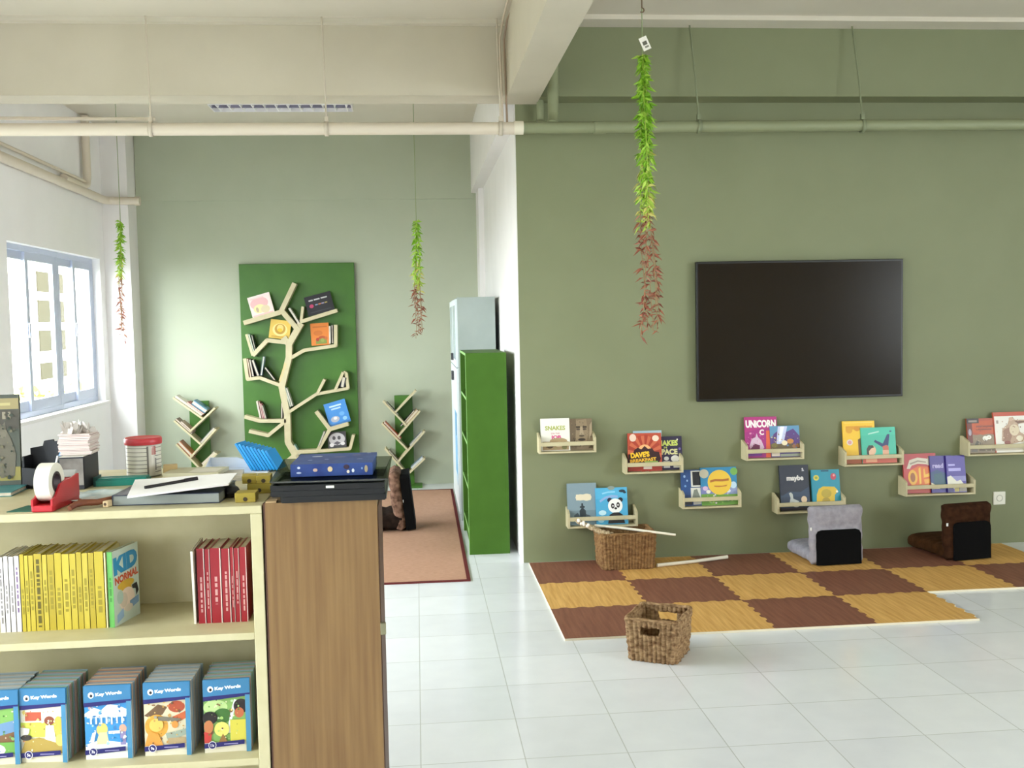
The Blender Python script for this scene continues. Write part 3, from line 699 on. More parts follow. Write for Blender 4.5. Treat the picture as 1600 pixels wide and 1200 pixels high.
def floor_chair(label, loc, rz, fab, fab2, W, Hb, Ls, Ts=.10, Tb=.10, lean=4, panel=(.30, .235), pt=.006):
    c = thing('floor_chair', label, 'floor chair', loc, (0, 0, R(rz)), 'legless folding floor chairs')
    cushion(W, Ls, Ts, fab, 3).build('seat', c, loc=(0, .03, 0))
    bk = cushion(W, Hb, Tb, fab2, 3, pinch=.05).build('backrest', c, loc=(0, 0.0, 0), rot=(R(90 - lean), 0, 0))
    # the back cushion's thickness runs along +y after standing it up
    bk.location = (0, Tb * cos(R(lean)) , 0.0)
    w, h = panel
    pts = [(-w / 2, 0.005), (w / 2, 0.005), (w / 2, h - .03), (w / 2 - .012, h - .008), (w / 2 - .035, h), (-w / 2 + .035, h), (-w / 2 + .012, h - .008), (-w / 2, h - .03)]
    T = Matrix.Rotation(R(-lean), 4, 'X')
    MB().prism(pts, -pt, .012, mat('#0b0b0c', .85, 0, .1), T=T).build('back_panel', c, bevel=.003)
    MB().box(-W / 2 - .008, -W / 2 + .004, .03, .034, .235, .255, mat('#e8e8e4', .6)).build('care_tag', c)
    return c
def fabric(n, a, b_): return nmat(n, a, b_, nscale=26, rough=.95, bump=.25, detail=5, spec=.1)
floor_chair('grey floor chair with black back panel, under the navy night book', (2.768, 6.515, .0125), 3, fabric('grey_velour', '#8f8d98', '#a3a2ad'), fabric('grey_velour_back', '#8f8b93', '#a19da5'), .365, .388, .41, .10, .10, 3, (.312, .238))
floor_chair('dark brown floor chair with black back panel, near the wall socket', (3.690, 6.50, .0125), 9, fabric('brown_velour', '#38220f', '#4a2f1a'), fabric('brown_velour_back', '#2e1a0f', '#3f2718'), .345, .375, .45, .105, .12, 2, (.285, .258))

# ================================================================== BASKETS
def seagrass(name, a, b_, sc=(26, 26, 60)):
    return nmat(name, a, b_, scale=sc, nscale=1.2, rough=.85, bump=.7, detail=3, lo=.3, hi=.7, dist=.004, spec=.2)
SG1 = seagrass('seagrass_light', '#6b4c31', '#b39570'); SG2 = seagrass('seagrass_brown', '#6a4a2e', '#987850')
def basket(label, loc, rz, W, D, Hh, m, rib=.024, holes=True, taper=.9, amp=.009, horiz=False):
    g = thing('woven_basket', label, 'basket', loc, (0, 0, R(rz)), 'woven seagrass baskets')
    def perim(k):
        """rounded rectangle, returns points with outward normals"""
        out = []; rr = .028; w2, d2 = W / 2 * k, D / 2 * k
        per = []
        for (cx, cy, a0) in ((w2 - rr, -d2 + rr, -pi / 2), (w2 - rr, d2 - rr, 0), (-w2 + rr, d2 - rr, pi / 2), (-w2 + rr, -d2 + rr, pi)):
            for q in range(5):
                a = a0 + q * pi / 8
                per.append((cx + rr * cos(a), cy + rr * sin(a)))
        L = [0]
        for i in range(len(per)):
            p, q = per[i], per[(i + 1) % len(per)]
            L.append(L[-1] + math.hypot(q[0] - p[0], q[1] - p[1]))
        return per, L
    per0, L0 = perim(1)
    nr = int(L0[-1] / rib); N = nr * 6
    rows = 40
    vs = []; fs = []
    for j in range(rows + 1):
        v = j / rows; k = taper + (1 - taper) * v
        per, L = perim(k)
        for i in range(N):
            s = i / N * L[-1]
            a = max(q for q in range(len(per)) if L[q] <= s)
            f = (s - L[a]) / max(1e-9, L[a + 1] - L[a])
            p = per[a]; q = per[(a + 1) % len(per)]
            x = p[0] + (q[0] - p[0]) * f; y = p[1] + (q[1] - p[1]) * f
            tx, ty = q[0] - p[0], q[1] - p[1]; ln = math.hypot(tx, ty) or 1
            nx, ny = ty / ln, -tx / ln
            rb = i % 6 / 6
            ribid = i // 6
            d = amp * abs(sin(pi * rb)) * (1 + .35 * sin(v * 34 + ribid * 2.4)) + .0015 * sin(ribid * 7.1 + v * 11)
            vs.append((x + nx * d, y + ny * d, v * Hh + .0015 * sin(ribid * 1.9)))
    def hole(i, j):
        s = (i + .5) / N * L0[-1]; v = (j + .5) / rows
        if not holes or not (.66 < v < .85): return False
        a = max(q for q in range(len(per0)) if L0[q] <= s)
        x = (per0[a][0] + (per0[(a + 1) % len(per0)][0] - per0[a][0]) * (s - L0[a]) / max(1e-9, L0[a + 1] - L0[a]))
        return abs(x) < .05 and a in (19, 9)
    for j in range(rows):
        for i in range(N):
            if hole(i, j): continue
            fs.append((j * N + i, j * N + (i + 1) % N, (j + 1) * N + (i + 1) % N, (j + 1) * N + i))
    o = MB().add(vs, fs, m, True).build('woven_wall', g)
    sm = o.modifiers.new('thick', 'SOLIDIFY'); sm.thickness = .012; sm.offset = -1
    per, L = perim(taper * .97)
    MB().prism([(a, b2) for a, b2 in per], .002, .012, m, 'z').build('base', g)
    per, L = perim(1)
    pts = []
    for i, p in enumerate(per + [per[0]]):
        q = per[i % len(per)]
        pts.append((q[0] * .985, q[1] * .985, Hh + .003))
    fine = []
    for a, b2 in zip(pts[:-1], pts[1:]):
        for t in range(6): fine.append(tuple(a[c] + (b2[c] - a[c]) * t / 6 for c in range(3)))
    fine.append(fine[0])
    MB().tube(fine, [.0095 + .0022 * sin(i * 1.7) for i in range(len(fine))], m, 8, cap=False).build('rim', g)
    return g
basket('woven basket with cut-out handles standing alone on the white floor', (1.172, 4.955, .001), -29, .262, .300, .205, SG1)
basket('brown woven basket on the foam mat against the green wall', (1.372, 6.775, .0125), 0, .370, .285, .235, SG2, rib=.022, holes=False, taper=.93, amp=.008)
STK = mat('#e2dccb', .5)
s = thing('play_stick', 'white stick lying across the rim of the brown basket', 'stick', (1.215, 6.66, .268))
MB().tube([(-.05, .10, .026), (.15, .03, .010), (.46, -.08, -.022)], [.008, .009, .008], STK, 10).build('shaft', s)
s = thing('play_stick', 'white stick lying on the foam mat beside the brown basket', 'stick', (1.83, 6.735, .0125))
MB().tube([(-.262, -.065, .012), (0, -.005, .013), (.262, .065, .018)], [.013, .012, .013], STK, 10).build('shaft', s)
s = thing('rope_toy', 'thick beige rope with white beaded end leaning out of the brown basket', 'toy', (1.21, 6.70, .245))
rp = MB()
RP = nmat('beige_rope', '#8f7a5c', '#c7b594', scale=(60, 60, 60), nscale=1, rough=.9, bump=.5)
pr = []
for i in range(40):
    t = i / 39
    pr.append((.05 - .22 * t + .004 * sin(t * 50), -.06 + .10 * t, .002 + .055 * t + .035 * t * t + .003 * cos(t * 50)))
rp.tube(pr, [.020 - .006 * t / 39 + .003 * sin(t * 1.6) for t in range(40)], RP, 10)
rp.build('braid', s)
bd = MB()
for i in range(7):
    t = .68 + i * .05
    T = Matrix.Translation((.05 - .22 * t + .006 * sin(i * 2.3), -.078 + .10 * t, .006 + .055 * t + .035 * t * t + .008 * cos(i * 2.3)))
    bd.lathe([(0, -.011), (.008, -.008), (.011, 0), (.008, .008), (0, .011)], mat('#efe9dd', .3), 12, T)
bd.build('bead_trim', s)

# ================================================================== ALCOVE
# rug
r_ = thing('rug', 'pinkish beige rug with dark red border on the alcove floor', 'rug', (-.68, 8.40, 0), (0, 0, R(-.25)))
RUG = nmat('woven_rug', '#a8826b', '#b9937c', scale=(1, 6, 1), nscale=30, rough=.95, bump=.2, spec=.1)
RUGB = mat('#5f2a2a', .95, 0, .1)
MB().box(-.975, .975, -1.815, 1.815, .0005, .007, RUG).build('weave', r_)
b = MB()
for q in ((-1.0, 1.0, -1.84, -1.815), (-1.0, 1.0, 1.815, 1.84), (-1.0, -.975, -1.815, 1.815), (.975, 1.0, -1.815, 1.815)):
    b.box(*q, .0005, .009, RUGB)
b.build('border', r_)
floor_chair('dark floor chair seen side on, standing on the alcove rug', (-.105, 8.40, .0095), 90, fabric('dark_seat', '#1c1410', '#2a1f19'), fabric('brown_striped_back', '#4a352b', '#8a6c5c'), .40, .48, .46, .155, .11, 6, (.37, .455), .065)

# tree-shaped bookshelf
t = thing('tree_bookshelf', 'tall green board with cream tree-shaped shelves on the alcove end wall', 'bookshelf', (0, 0, 0))
MB().box(-1.762, -.612, 10.59, 10.632, .08, 2.305, GREENB).build('back_board', t, bevel=.003)
Y0, Y1 = 10.47, 10.592
BK_ = 0
def branch(pts, th, nm='branch'):
    b = MB()
    global BK_
    for a, c in zip(pts[:-1], pts[1:]):
        BK_ += 1
        b.plank(a, c, th, Y0 + (BK_ % 9) * .0011, Y1, BIRCH)
    for p in pts[1:-1]:
        b.prism([(p[0] + th / 2 * cos(q * pi / 5), p[1] + th / 2 * sin(q * pi / 5)) for q in range(10)], Y0 + .0103 + (BK_ % 5) * .0007, Y1, BIRCH)
    return b.build(nm, t)
branch([(-1.50, .16), (-1.245, .36), (-1.318, .50), (-1.318, .79), (-1.362, 1.066), (-1.282, 1.356), (-1.276, 1.49), (-1.150, 1.70)], .062, 'trunk')
branch([(-1.276, 1.49), (-1.33, 1.56)], .06); 
branch([(-1.714, 1.712), (-1.345, 1.815), (-1.200, 2.100)], .046)
branch([(-1.335, 1.825), (-1.175, 1.625)], .05)
branch([(-1.637, 1.385), (-1.490, 1.535), (-1.300, 1.508)], .04); branch([(-1.692, 1.60), (-1.637, 1.385)], .026)
branch([(-1.160, 1.712), (-.786, 1.821)], .036); branch([(-1.127, 1.865), (-1.150, 1.715)], .026)
branch([(-1.262, 1.352), (-1.132, 1.425), (-.812, 1.466), (-.806, 1.676)], .034)
branch([(-1.716, 1.357), (-1.696, 1.148), (-1.575, 1.160), (-1.375, 1.078)], .034)
branch([(-1.300, .806), (-1.020, .980), (-.702, 1.031), (-.716, 1.18), (-.742, 1.197)], .030)
branch([(-.933, 1.128), (-1.010, .985)], .028); branch([(-.745, 1.196), (-.830, 1.016)], .028)
branch([(-1.740, .772), (-1.590, .724), (-1.330, .717)], .036)
branch([(-1.700, .624), (-1.513, .575), (-1.345, .706)], .034)
branch([(-1.028, .806), (-.896, .620), (-.710, .670)], .040); branch([(-.896, .620), (-1.030, .40), (-1.26, .40)], .036)
branch([(-.66, .556), (-.70, .415), (-1.03, .40)], .03)

def tree_book(label, x, z, w, h, col, ang, art=(), t_=.014, y=10.50, lean=8):
    o = book('picture_book', label, w, h, t_, col, art, loc=(x, y, z), group='books on the tree bookshelf')
    o.rotation_euler = (Matrix.Rotation(R(ang), 3, Vector((0, -1, 0))) @ Matrix.Rotation(R(-lean), 3, 'X')).to_euler()
    return o
tree_book('pink and white picture book on the topmost tree shelf branch', -1.515, 1.778, .225, .222, '#ead9d4', 15, [('E', .45, .62, .4, .28, '#dfb1b2'), ('R', .1, .85, .7, .9, '#e7c5c2'), ('E', .4, .38, .26, .2, '#e8d9a0'), ('E', .65, .3, .2, .18, '#d6c7a5'), ('R', .05, .06, .95, .13, '#dfb8b6'), ('E', .3, .35, .06, .12, '#b9a58d')])
tree_book('black book with white and coloured title on a high tree branch', -.942, 1.800, .270, .195, '#2a2a2f', 14, [('R', .14, .72, .30, .79, '#b9b9b9'), ('R', .34, .72, .56, .79, '#b9b9b9'), ('R', .60, .72, .84, .79, '#b9b9b9'), ('E', .2, .46, .08, .10, '#b43d63'), ('R', .34, .45, .44, .51, '#7f8fb0'), ('R', .46, .45, .56, .51, '#c07a58'), ('R', .58, .45, .68, .51, '#9a8fb0'), ('R', .70, .45, .80, .51, '#b09a58'), ('R', .1, .1, .9, .16, '#3a3a40')])
tree_book('mustard yellow picture book beside the tree trunk', -1.376, 1.548, .205, .190, '#d6b65a', -8, [('E', .5, .48, .36, .34, '#e6d08c'), ('E', .5, .52, .26, .28, '#b58c3c'), ('E', .5, .56, .16, .2, '#dcc67a'), ('E', .5, .46, .12, .1, '#d9b63c'), ('R', .12, .06, .88, .14, '#c09a45')])
tree_book('orange picture book with small figures at bottom, on a high tree branch', -.962, 1.474, .182, .225, '#cf7a36', 3, [('R', .12, .80, .9, .86, '#b3652d'), ('E', .4, .55, .25, .12, '#bd6b30'), ('E', .6, .32, .2, .1, '#a7502e'), ('R', .25, .06, .85, .28, '#7d8a45'), ('E', .35, .26, .09, .08, '#a33b30'), ('E', .62, .22, .1, .09, '#8f9a50'), ('E', .82, .3, .08, .08, '#b5663a')])
tree_book('blue picture book with pale title on a low tree branch', -.790, .668, .222, .238, '#3b83c9', 15, [('R', .22, .78, .78, .85, '#b8d6ea'), ('R', .28, .66, .72, .73, '#a9cbe6'), ('E', .34, .26, .2, .13, '#a6a9b6'), ('E', .36, .3, .08, .06, '#e4dfd4'), ('E', .7, .42, .12, .09, '#5f9ed6'), ('E', .78, .2, .1, .08, '#88b9de'), ('R', 0, 0, 1, .08, '#2f68a5')])
tree_book('black and white picture book low on the tree shelf', -.825, .425, .185, .165, '#3f3d3f', 3, [('E', .5, .55, .44, .38, '#b9b6b8'), ('E', .34, .62, .09, .12, '#4a474a'), ('E', .62, .62, .09, .12, '#4a474a'), ('P', [(.3, .3), (.5, .42), (.7, .3), (.5, .18)], '#59555a'), ('E', .2, .2, .12, .12, '#d9d6d6'), ('E', .8, .25, .12, .1, '#d2cfd0')])
def edge_book(label, a, b_, th, col, y0=10.475, y1=10.585, pagecol='#cfc7b6'):
    """thin book standing on a branch, its edge to the room; a..b is its centre line in x,z"""
    c = Vector(((a[0] + b_[0]) / 2, 0, (a[1] + b_[1]) / 2))
    A = Vector((a[0] - c.x, a[1] - c.z)); B = Vector((b_[0] - c.x, b_[1] - c.z))
    g = thing('thin_book', label, 'book', (c.x, (y0 + y1) / 2, c.z), group='books seen edge on along the tree bookshelf')
    d = (B - A).normalized(); q = Vector((-d.y, d.x)); hy = (y1 - y0) / 2
    mb = MB(); ct = th * .22
    for sg in (-1, 1):
        A2, B2 = A + q * sg * (th / 2 - ct / 2), B + q * sg * (th / 2 - ct / 2)
        mb.plank(A2, B2, ct, -hy, hy, mat(col, .4))
    mb.build('cover', g)
    MB().plank(A * .985, B * .985, th - 2 * ct, -hy + .002, hy - .002, mat(pagecol, .8)).build('pages', g)
    return g
for lab, a, b_, th, c in (
    ('pale green thin book leaning at the upper tree branch nearest the window', (-1.668, 1.60), (-1.625, 1.425), .014, '#a9c2ad'),
    ('dark thin book beside the pale green one, nearest the window', (-1.640, 1.59), (-1.607, 1.430), .012, '#3b4a44'),
    ('white thin book held in the fork near the tree top', (-1.262, 1.852), (-1.168, 1.692), .018, '#d9d5c9'),
    ('cream thin book standing at the tip of the middle tree branch', (-1.690, 1.352), (-1.664, 1.170), .014, '#c9a88a'),
    ('dark brown thin book beside the cream one on the middle branch', (-1.668, 1.345), (-1.640, 1.175), .022, '#3a302c'),
    ('black thin book leaning on the middle tree branch', (-1.640, 1.340), (-1.590, 1.180), .03, '#26262a'),
    ('grey-blue thin book standing upright on the middle tree branch', (-1.528, 1.372), (-1.560, 1.185), .018, '#7d95a0'),
    ('black thin book slanting down beside the grey-blue one', (-1.520, 1.262), (-1.430, 1.135), .02, '#222428'),
    ('yellow thin book propped against the trunk', (-1.315, 1.300), (-1.380, 1.118), .020, '#d9bd72'),
    ('pale green thin book wedged by the trunk below the yellow one', (-1.335, 1.06), (-1.280, .860), .016, '#9fb3a0'),
    ('white thin book beside the wedged pale green one', (-1.315, 1.05), (-1.262, .865), .012, '#c9c9c0'),
    ('dark brown thin book tucked against the lower trunk', (-1.365, .90), (-1.372, .745), .02, '#4a3a36'),
    ('white thin book leaning on the lower tree branch', (-1.612, .925), (-1.582, .752), .016, '#d9cfc6'),
    ('dark red thin book second on the lower tree branch', (-1.592, .920), (-1.560, .750), .014, '#8c3f4a'),
    ('pink thin book third on the lower tree branch', (-1.575, .90), (-1.543, .748), .012, '#c06a80'),
    ('grey thin book fourth on the lower tree branch', (-1.560, .88), (-1.528, .746), .014, '#5f6a5c'),
    ('white thin book beside the orange picture book', (-.866, 1.665), (-.868, 1.488), .016, '#e6e2d8'),
    ('dark thin book at the end of the orange book branch', (-.842, 1.672), (-.842, 1.490), .016, '#2c2826'),
    ('black thin book at the forked tip of a side branch', (-.738, 1.145), (-.760, 1.045), .05, '#25252b'),
    ('grey thin book leaning on the branch below the blue picture book', (-.95, .60), (-1.012, .452), .02, '#6d7a72'),
    ('pale teal thin book against the foot of the trunk', (-1.262, .47), (-1.205, .372), .022, '#8fb3a8')):
    edge_book(lab, a, b_, th, c)

# small V-shelf bookcases
def v_shelf(label, px0, px1, ptop, plates, books):
    g = thing('branch_bookcase', label, 'bookcase', ((px0 + px1) / 2, 10.6, 0), group='small branch bookcases')
    ox = (px0 + px1) / 2
    MB().box(px0 - ox, px1 - ox, -.02, .02, .02, ptop, GREENB).build('post', g)
    MB().box(px0 - ox - .05, px1 - ox + .08, -.20, .03, 0, .02, GREENB).build('base', g, bevel=.002)
    for a, b_ in plates:
        MB().plank((a[0] - ox, a[1]), (b_[0] - ox, b_[1]), .018, -.20, -.02, BIRCH).build('shelf_plate', g)
    for lab, pi_, f0, f1, off, th, col in books:
        a, b_ = Vector(plates[pi_][0]), Vector(plates[pi_][1])
        d = (b_ - a).normalized(); q = Vector((-d.y, d.x));
        if q.y < 0: q = -q
        A = a.lerp(b_, f0) + q * (.0095 + off + th / 2); B = a.lerp(b_, f1) + q * (.0095 + off + th / 2)
        e = edge_book(lab, A, B, th, col, 10.42, 10.57)
        e['group'] = 'books lying on the branch bookcases'
LT = [((-2.415, .987), (-2.136, .770)), ((-2.012, .874), (-2.27, .641)), ((-2.414, .758), (-2.165, .515)), ((-2.010, .664), (-2.27, .385)), ((-2.403, .522), (-2.184, .274)), ((-2.009, .418), (-2.180, .262))]
v_shelf('small green and cream branch bookcase nearest the window', -2.300, -2.108, .935, LT, [
    ('white book on the top plate of the branch bookcase nearest the window', 0, .02, .92, 0, .022, '#cfc9bb'),
    ('red book on the white one, branch bookcase nearest the window', 0, .38, .94, .022, .016, '#a85a58'),
    ('blue-green book topmost on the branch bookcase nearest the window', 0, .50, .95, .040, .05, '#4f7f96'),
    ('brown book on the second plate of the branch bookcase nearest the window', 2, .0, .62, 0, .018, '#8a7466'),
    ('pinkish book on the brown one, branch bookcase nearest the window', 2, .15, .6, .018, .014, '#b59a8e'),
    ('grey book on the middle upturned plate of the window branch bookcase', 3, .02, .55, 0, .022, '#8d9299'),
    ('rust-red book on the lowest plate of the window branch bookcase', 4, .0, .62, 0, .036, '#a86a4a'),
    ('cream book on the lowest upturned plate of the window branch bookcase', 5, .05, .8, 0, .026, '#cfc6ae')])
RT = [((-.350, .895), (-.123, .643)), ((-.016, .994), (-.236, .774)), ((.018, .786), (-.214, .527)), ((-.366, .669), (-.119, .396)), ((.062, .578), (-.221, .270)), ((-.344, .413), (-.126, .138)), ((.055, .301), (-.136, .129))]
v_shelf('small green and cream branch bookcase nearest the pale cabinet', -.240, -.055, .938, RT, [
    ('tan book on an upturned plate of the branch bookcase near the cabinet', 2, .03, .62, 0, .03, '#a88e6a'),
    ('black book under the tan one, branch bookcase near the cabinet', 2, .10, .7, .030, .014, '#33312f'),
    ('red book on the second plate of the branch bookcase near the cabinet', 3, .02, .66, 0, .026, '#b35a40'),
    ('dark grey book on the top plate of the branch bookcase near the cabinet', 0, .1, .6, 0, .012, '#5a5f58'),
    ('slate book on the lower upturned plate of the cabinet branch bookcase', 4, .06, .5, 0, .014, '#8f979c'),
    ('grey-brown book on the lowest sloping plate of the cabinet branch bookcase', 5, .12, .62, 0, .016, '#8a8078'),
    ('white and blue book on the lowest upturned plate of the cabinet branch bookcase', 6, .04, .66, 0, .018, '#b9cbdc')])

# green open bookcase
g = thing('open_bookcase', 'empty bright green open bookcase standing beside the white wall', 'bookcase', (.345, 7.31, 0))
D, Wd, Hh = .292, .89, 1.456
for y in (0, Wd - .018):
    p = MB().box(.001, D, y, y + .018, 0, Hh, GREENF).build('side_panel', g)
    MB().box(-.001, .001, y, y + .018, 0, Hh, GREENEDGE).build('edge_strip', p)
MB().box(D - .01, D - .001, .018, Wd - .018, .08, Hh - .018, GREENF).build('back_panel', g)
for z in (.155, .480, .805, 1.130):
    p = MB().box(.006, D - .01, .018, Wd - .018, z - .018, z, GREENF).build('shelf', g)
    MB().box(.003, .006, .018, Wd - .018, z - .018, z, GREENEDGE).build('edge_strip', p)
p = MB().box(0, D - .001, .018, Wd - .018, Hh - .018, Hh, GREENF).build('top_panel', g)
MB().box(-.001, .0, .018, Wd - .018, Hh - .018, Hh, GREENEDGE).build('edge_strip', p)
MB().box(.02, .035, .018, Wd - .018, 0, .137, GREENF).build('plinth', g)

# pale cabinet behind it
PALE = nmat('pale_mint_laminate', '#9ea9a5', '#a5b0ac', nscale=5, rough=.4); PWH = mat('#dde6ea', .4)
g = thing('tall_cabinet', 'tall pale mint cabinet behind the green bookcase', 'cabinet', (.33, 8.60, 0))
MB().box(.016, .335, 0, 1.38, 0, 1.885, PALE).build('body', g, bevel=.003)
for i, (a, b_) in enumerate(((.004, .687), (.693, 1.376))):
    d = MB().box(0, .016, a, b_, 1.30, 1.87, PWH).build('upper_door', g)
    MB().box(-.002, .001, a + .05, b_ - .05, 1.36, 1.82, mat('#b9cbd4', .15)).build('panel', d)
    MB().box(-.02, .0, a + (.03 if i else .61), a + (.045 if i else .625), 1.34, 1.40, mat('#4a4a4e', .3, .7)).build('handle', d)
    d = MB().box(0, .016, a, b_, .06, 1.29, PWH).build('lower_door', g)
    MB().box(-.02, .0, a + (.03 if i else .61), a + (.045 if i else .625), 1.16, 1.24, mat('#4a4a4e', .3, .7)).build('handle', d)
q = MB().box(-.0015, 0, 0, .42, 0, .62, mat('#7fb6dc', .4))
q.box(-.002, -.0015, .08, .16, .42, .62, mat('#2b3a55', .4)); q.box(-.002, -.0015, .0, .42, .0, .08, mat('#cfe2ee', .4))
q = q.build('wall_poster', loc=(.3285, 8.75, .28))
tag(q, 'light blue poster with dark shape stuck on the pale cabinet door', 'poster')

# ================================================================== FOREGROUND BOOKCASE
YF = 2.55; ZT = 1.238
def low_case(label, x0, x1, y0, y1, face):
    """open low bookcase; face -1 opens to -y, +1 to +y"""
    g = thing('low_bookcase', label, 'bookcase', ((x0 + x1) / 2, (y0 + y1) / 2, 0))
    w2, d2 = (x1 - x0) / 2, (y1 - y0) / 2
    MB().box(-w2, w2, -d2, d2, ZT - .020, ZT, SHELFCREAM).build('top_board', g, bevel=.002)
    for a in (-w2, w2 - .028):
        MB().box(a, a + .028, -d2, d2, 0, ZT - .020, SHELFCREAM).build('side_panel', g, bevel=.002)
    yb = d2 - .008 if face < 0 else -d2
    MB().box(-w2 + .028, w2 - .028, yb, yb + .008, 0, ZT - .02, SHELFCREAM).build('back_panel', g)
    ya, yc = (-d2, d2 - .008) if face < 0 else (-d2 + .008, d2)
    for z in (.921, .602, .283, .06):
        MB().box(-w2 + .028, w2 - .028, ya, yc, z - .018, z, SHELFCREAM).build('shelf', g, bevel=.0015)
    return g
low_case('cream low bookcase of paperbacks and readers beside the oak cabinet', -1.66, -.390, YF, 2.88, -1)
low_case('cream low bookcase backing onto the front bookcase, under the tin', -1.66, -.390, 2.882, 3.30, 1)

def marks(seed, col, lo=.3, hi=.75, wid=.34):
    rd = random.Random(seed); out = []; v = hi
    while v > lo:
        l = rd.uniform(.03, .10)
        out.append(('R', .5 - wid / 2, max(lo, v - l), .5 + wid / 2, v, col)); v -= l + rd.uniform(.012, .03)
    return out
def spine_book(label, x0, x1, h, col, spine, name='paperback', group='paperbacks on the upper shelf', d=.128, rz=0, y=2.65, z=.9212, tilt=0, art=()):
    t_ = x1 - x0 - .0018
    # rotated a quarter turn: spine to the room, front cover to +x
    o = book(name, label, d, h, t_, col, art, col, spine, (x1, y + d / 2, z), (0, R(tilt), R(90 + rz)), group)
    return o
XE = [-1.098, -1.076, -1.062, -1.049, -1.036, -1.022]
ws = ['second', 'third', 'fourth', 'fifth']
whites = [(-1.062, -1.0485, '#dcd8d6'), (-1.048, -1.036, '#e2dedb'), (-1.0355, -1.0225, '#e0dddd'), (-1.022, -1.009, '#d9d2d0')]
for i, (a, b_, c) in enumerate(whites):
    spine_book(f'white-spined paperback, {ORD[3 - i]} from the yellow row', a, b_, .192 + .002 * (i % 2), c, marks(40 + i, '#8a8585' if i < 3 else '#7a5f90', .12 if i == 0 else .25, .85 if i in (0, 3) else .62, .3))
cx = [215, 258, 300, 352, 432, 482, 552, 625, 700, 766, 822, 882, 942, 1036]
YC = ['#bca93a', '#c5b243', '#bfac40', '#b7a33a', '#c2b046', '#b19d36']
for i in range(13):
    a = -1.0085 + (cx[i] - 215) * .000249; b_ = -1.0085 + (cx[i + 1] - 215) * .000249
    spine_book(f'yellow-spined paperback, {ORD[i]} counted from the white-spined ones', a, b_, .194 + .003 * ((i * 5) % 3 == 0), YC[i % 6], marks(60 + i, '#94862e' if i != 3 else '#5e5622', (.05 if i == 3 else .2 + .04 * (i % 3)), .93 if i == 3 else .55 + .12 * (i % 3), .42))
spine_book('thin cream-spined paperback between the yellow row and the green spine', -.8035, -.7985, .193, '#e6d9a8', ())
kid = [('T', 'KID', .50, .80, .92, .24, '#2f86b4', .07, .05), ('T', 'NORMAL', .52, .605, .90, .105, '#c2512e', .05, .05), ('E', .48, .50, .32, .06, '#c9a53a'), ('P', [(.3, .44), (.42, .56), (.55, .48), (.62, .56), (.7, .42), (.5, .38)], '#cda23c'),
       ('E', .5, .30, .30, .15, '#d9c3b2'), ('E', .38, .3, .14, .1, '#c7b7a6'), ('P', [(.70, .45), (.9, .46), (.96, .34), (.86, .28), (.84, .38), (.72, .40)], '#2e2c2c'), ('E', .24, .36, .12, .09, '#a3b8ad'), ('P', [(.6, .14), (.95, .18), (.95, .28), (.6, .25)], '#7596b8'), ('P', [(.1, .03), (.36, .08), (.34, .2), (.1, .14)], '#8aa6c4'), ('E', .55, .17, .16, .05, '#cbbfb0')]
spine_book('green-spined paperback showing its cover titled KID NORMAL', -.797, -.783, .194, '#b9c6bb', (), rz=-14, y=2.648, art=kid).location = (-.7665, 2.712, .9212)
for o in list(S.objects):
    if o.get('label', '').startswith('green-spined'):
        kidbook = o
b = MB().box(-.0646, -.0641, -.0006, .0140, 0, .194, mat('#5aa04c', .4)); 
T2 = Matrix.Translation((-.0646, .0134, 0)) @ Matrix.Rotation(-pi / 2, 4, 'Z')
draw(b, marks(91, '#3d7d34', .34, .66, .4), T2, .0134, .194)
b.build('spine', kidbook)
# red row
ce = [985, 1024, 1050, 1104, 1147, 1166, 1192, 1228]
for i in range(7):
    a = -.5745 + (ce[i] - 985) * .000518; b_ = -.5745 + (ce[i + 1] - 985) * .000518
    spine_book(f'red-spined paperback, {ORD[6 - i]} from the bookcase side panel', a, b_, .194 - .002 * (i % 2), '#94222c', marks(120 + i, '#c99a96', .15 + .05 * (i % 3), .62 + .07 * (i % 2), .24) + [('R', .90, 0, 1, 1, '#dccbc2')], group='red paperbacks on the upper shelf')
spine_book('thin white paperback leaning against the red row', -.5865, -.579, .196, '#ddd6cc', (), tilt=-4.2, group='red paperbacks on the upper shelf')

# readers ------------------------------------------------------------
BAND = '#3a77a2'; NAVY = '#211f63'
def blotches(seed, cols, n, x0, x1, y0, y1, s0=.015, s1=.05):
    rd = random.Random(seed); out = []
    for i in range(n):
        x = rd.uniform(x0 + s0, x1 - s0); y = rd.uniform(y0 + s0, y1 - s0)
        r = min(rd.uniform(s0, s1), x - x0, x1 - x); q = min(r * rd.uniform(.35, .9), y - y0, y1 - y)
        k = rd.randint(4, 7); a0 = rd.uniform(0, 6)
        out.append(('P', [(x + r * rd.uniform(.6, 1) * cos(a0 + 2 * pi * j / k), y + q * rd.uniform(.6, 1) * sin(a0 + 2 * pi * j / k)) for j in range(k)], rd.choice(cols)))
    return out
KWCOL = {'3a': ('#5f8a44', '#8fb36a', '#6d8fb3', '#9a6f4c', '#c9b8a0', '#3f6b2f', '#d9c9c0'), '5a': ('#d9c46a', '#e6dcae', '#b99a4a', '#c98a5a', '#f0ead2', '#8a6a3a', '#cfc98a', '#b5653f'),
         '7a': ('#5b9fd0', '#dfe8ee', '#9fc3de', '#3b78b0', '#e9e4d6', '#b9a0a0', '#c9d6e0'), '9a': ('#8a6a48', '#b58a4a', '#e0d2ae', '#6b5138', '#c9743f', '#9a9480', '#d9b46a'),
         '11a': ('#4f7a35', '#9fc06a', '#d9d27a', '#7a5a3a', '#b5cfa0', '#2f5a2a', '#e0dcb0')}
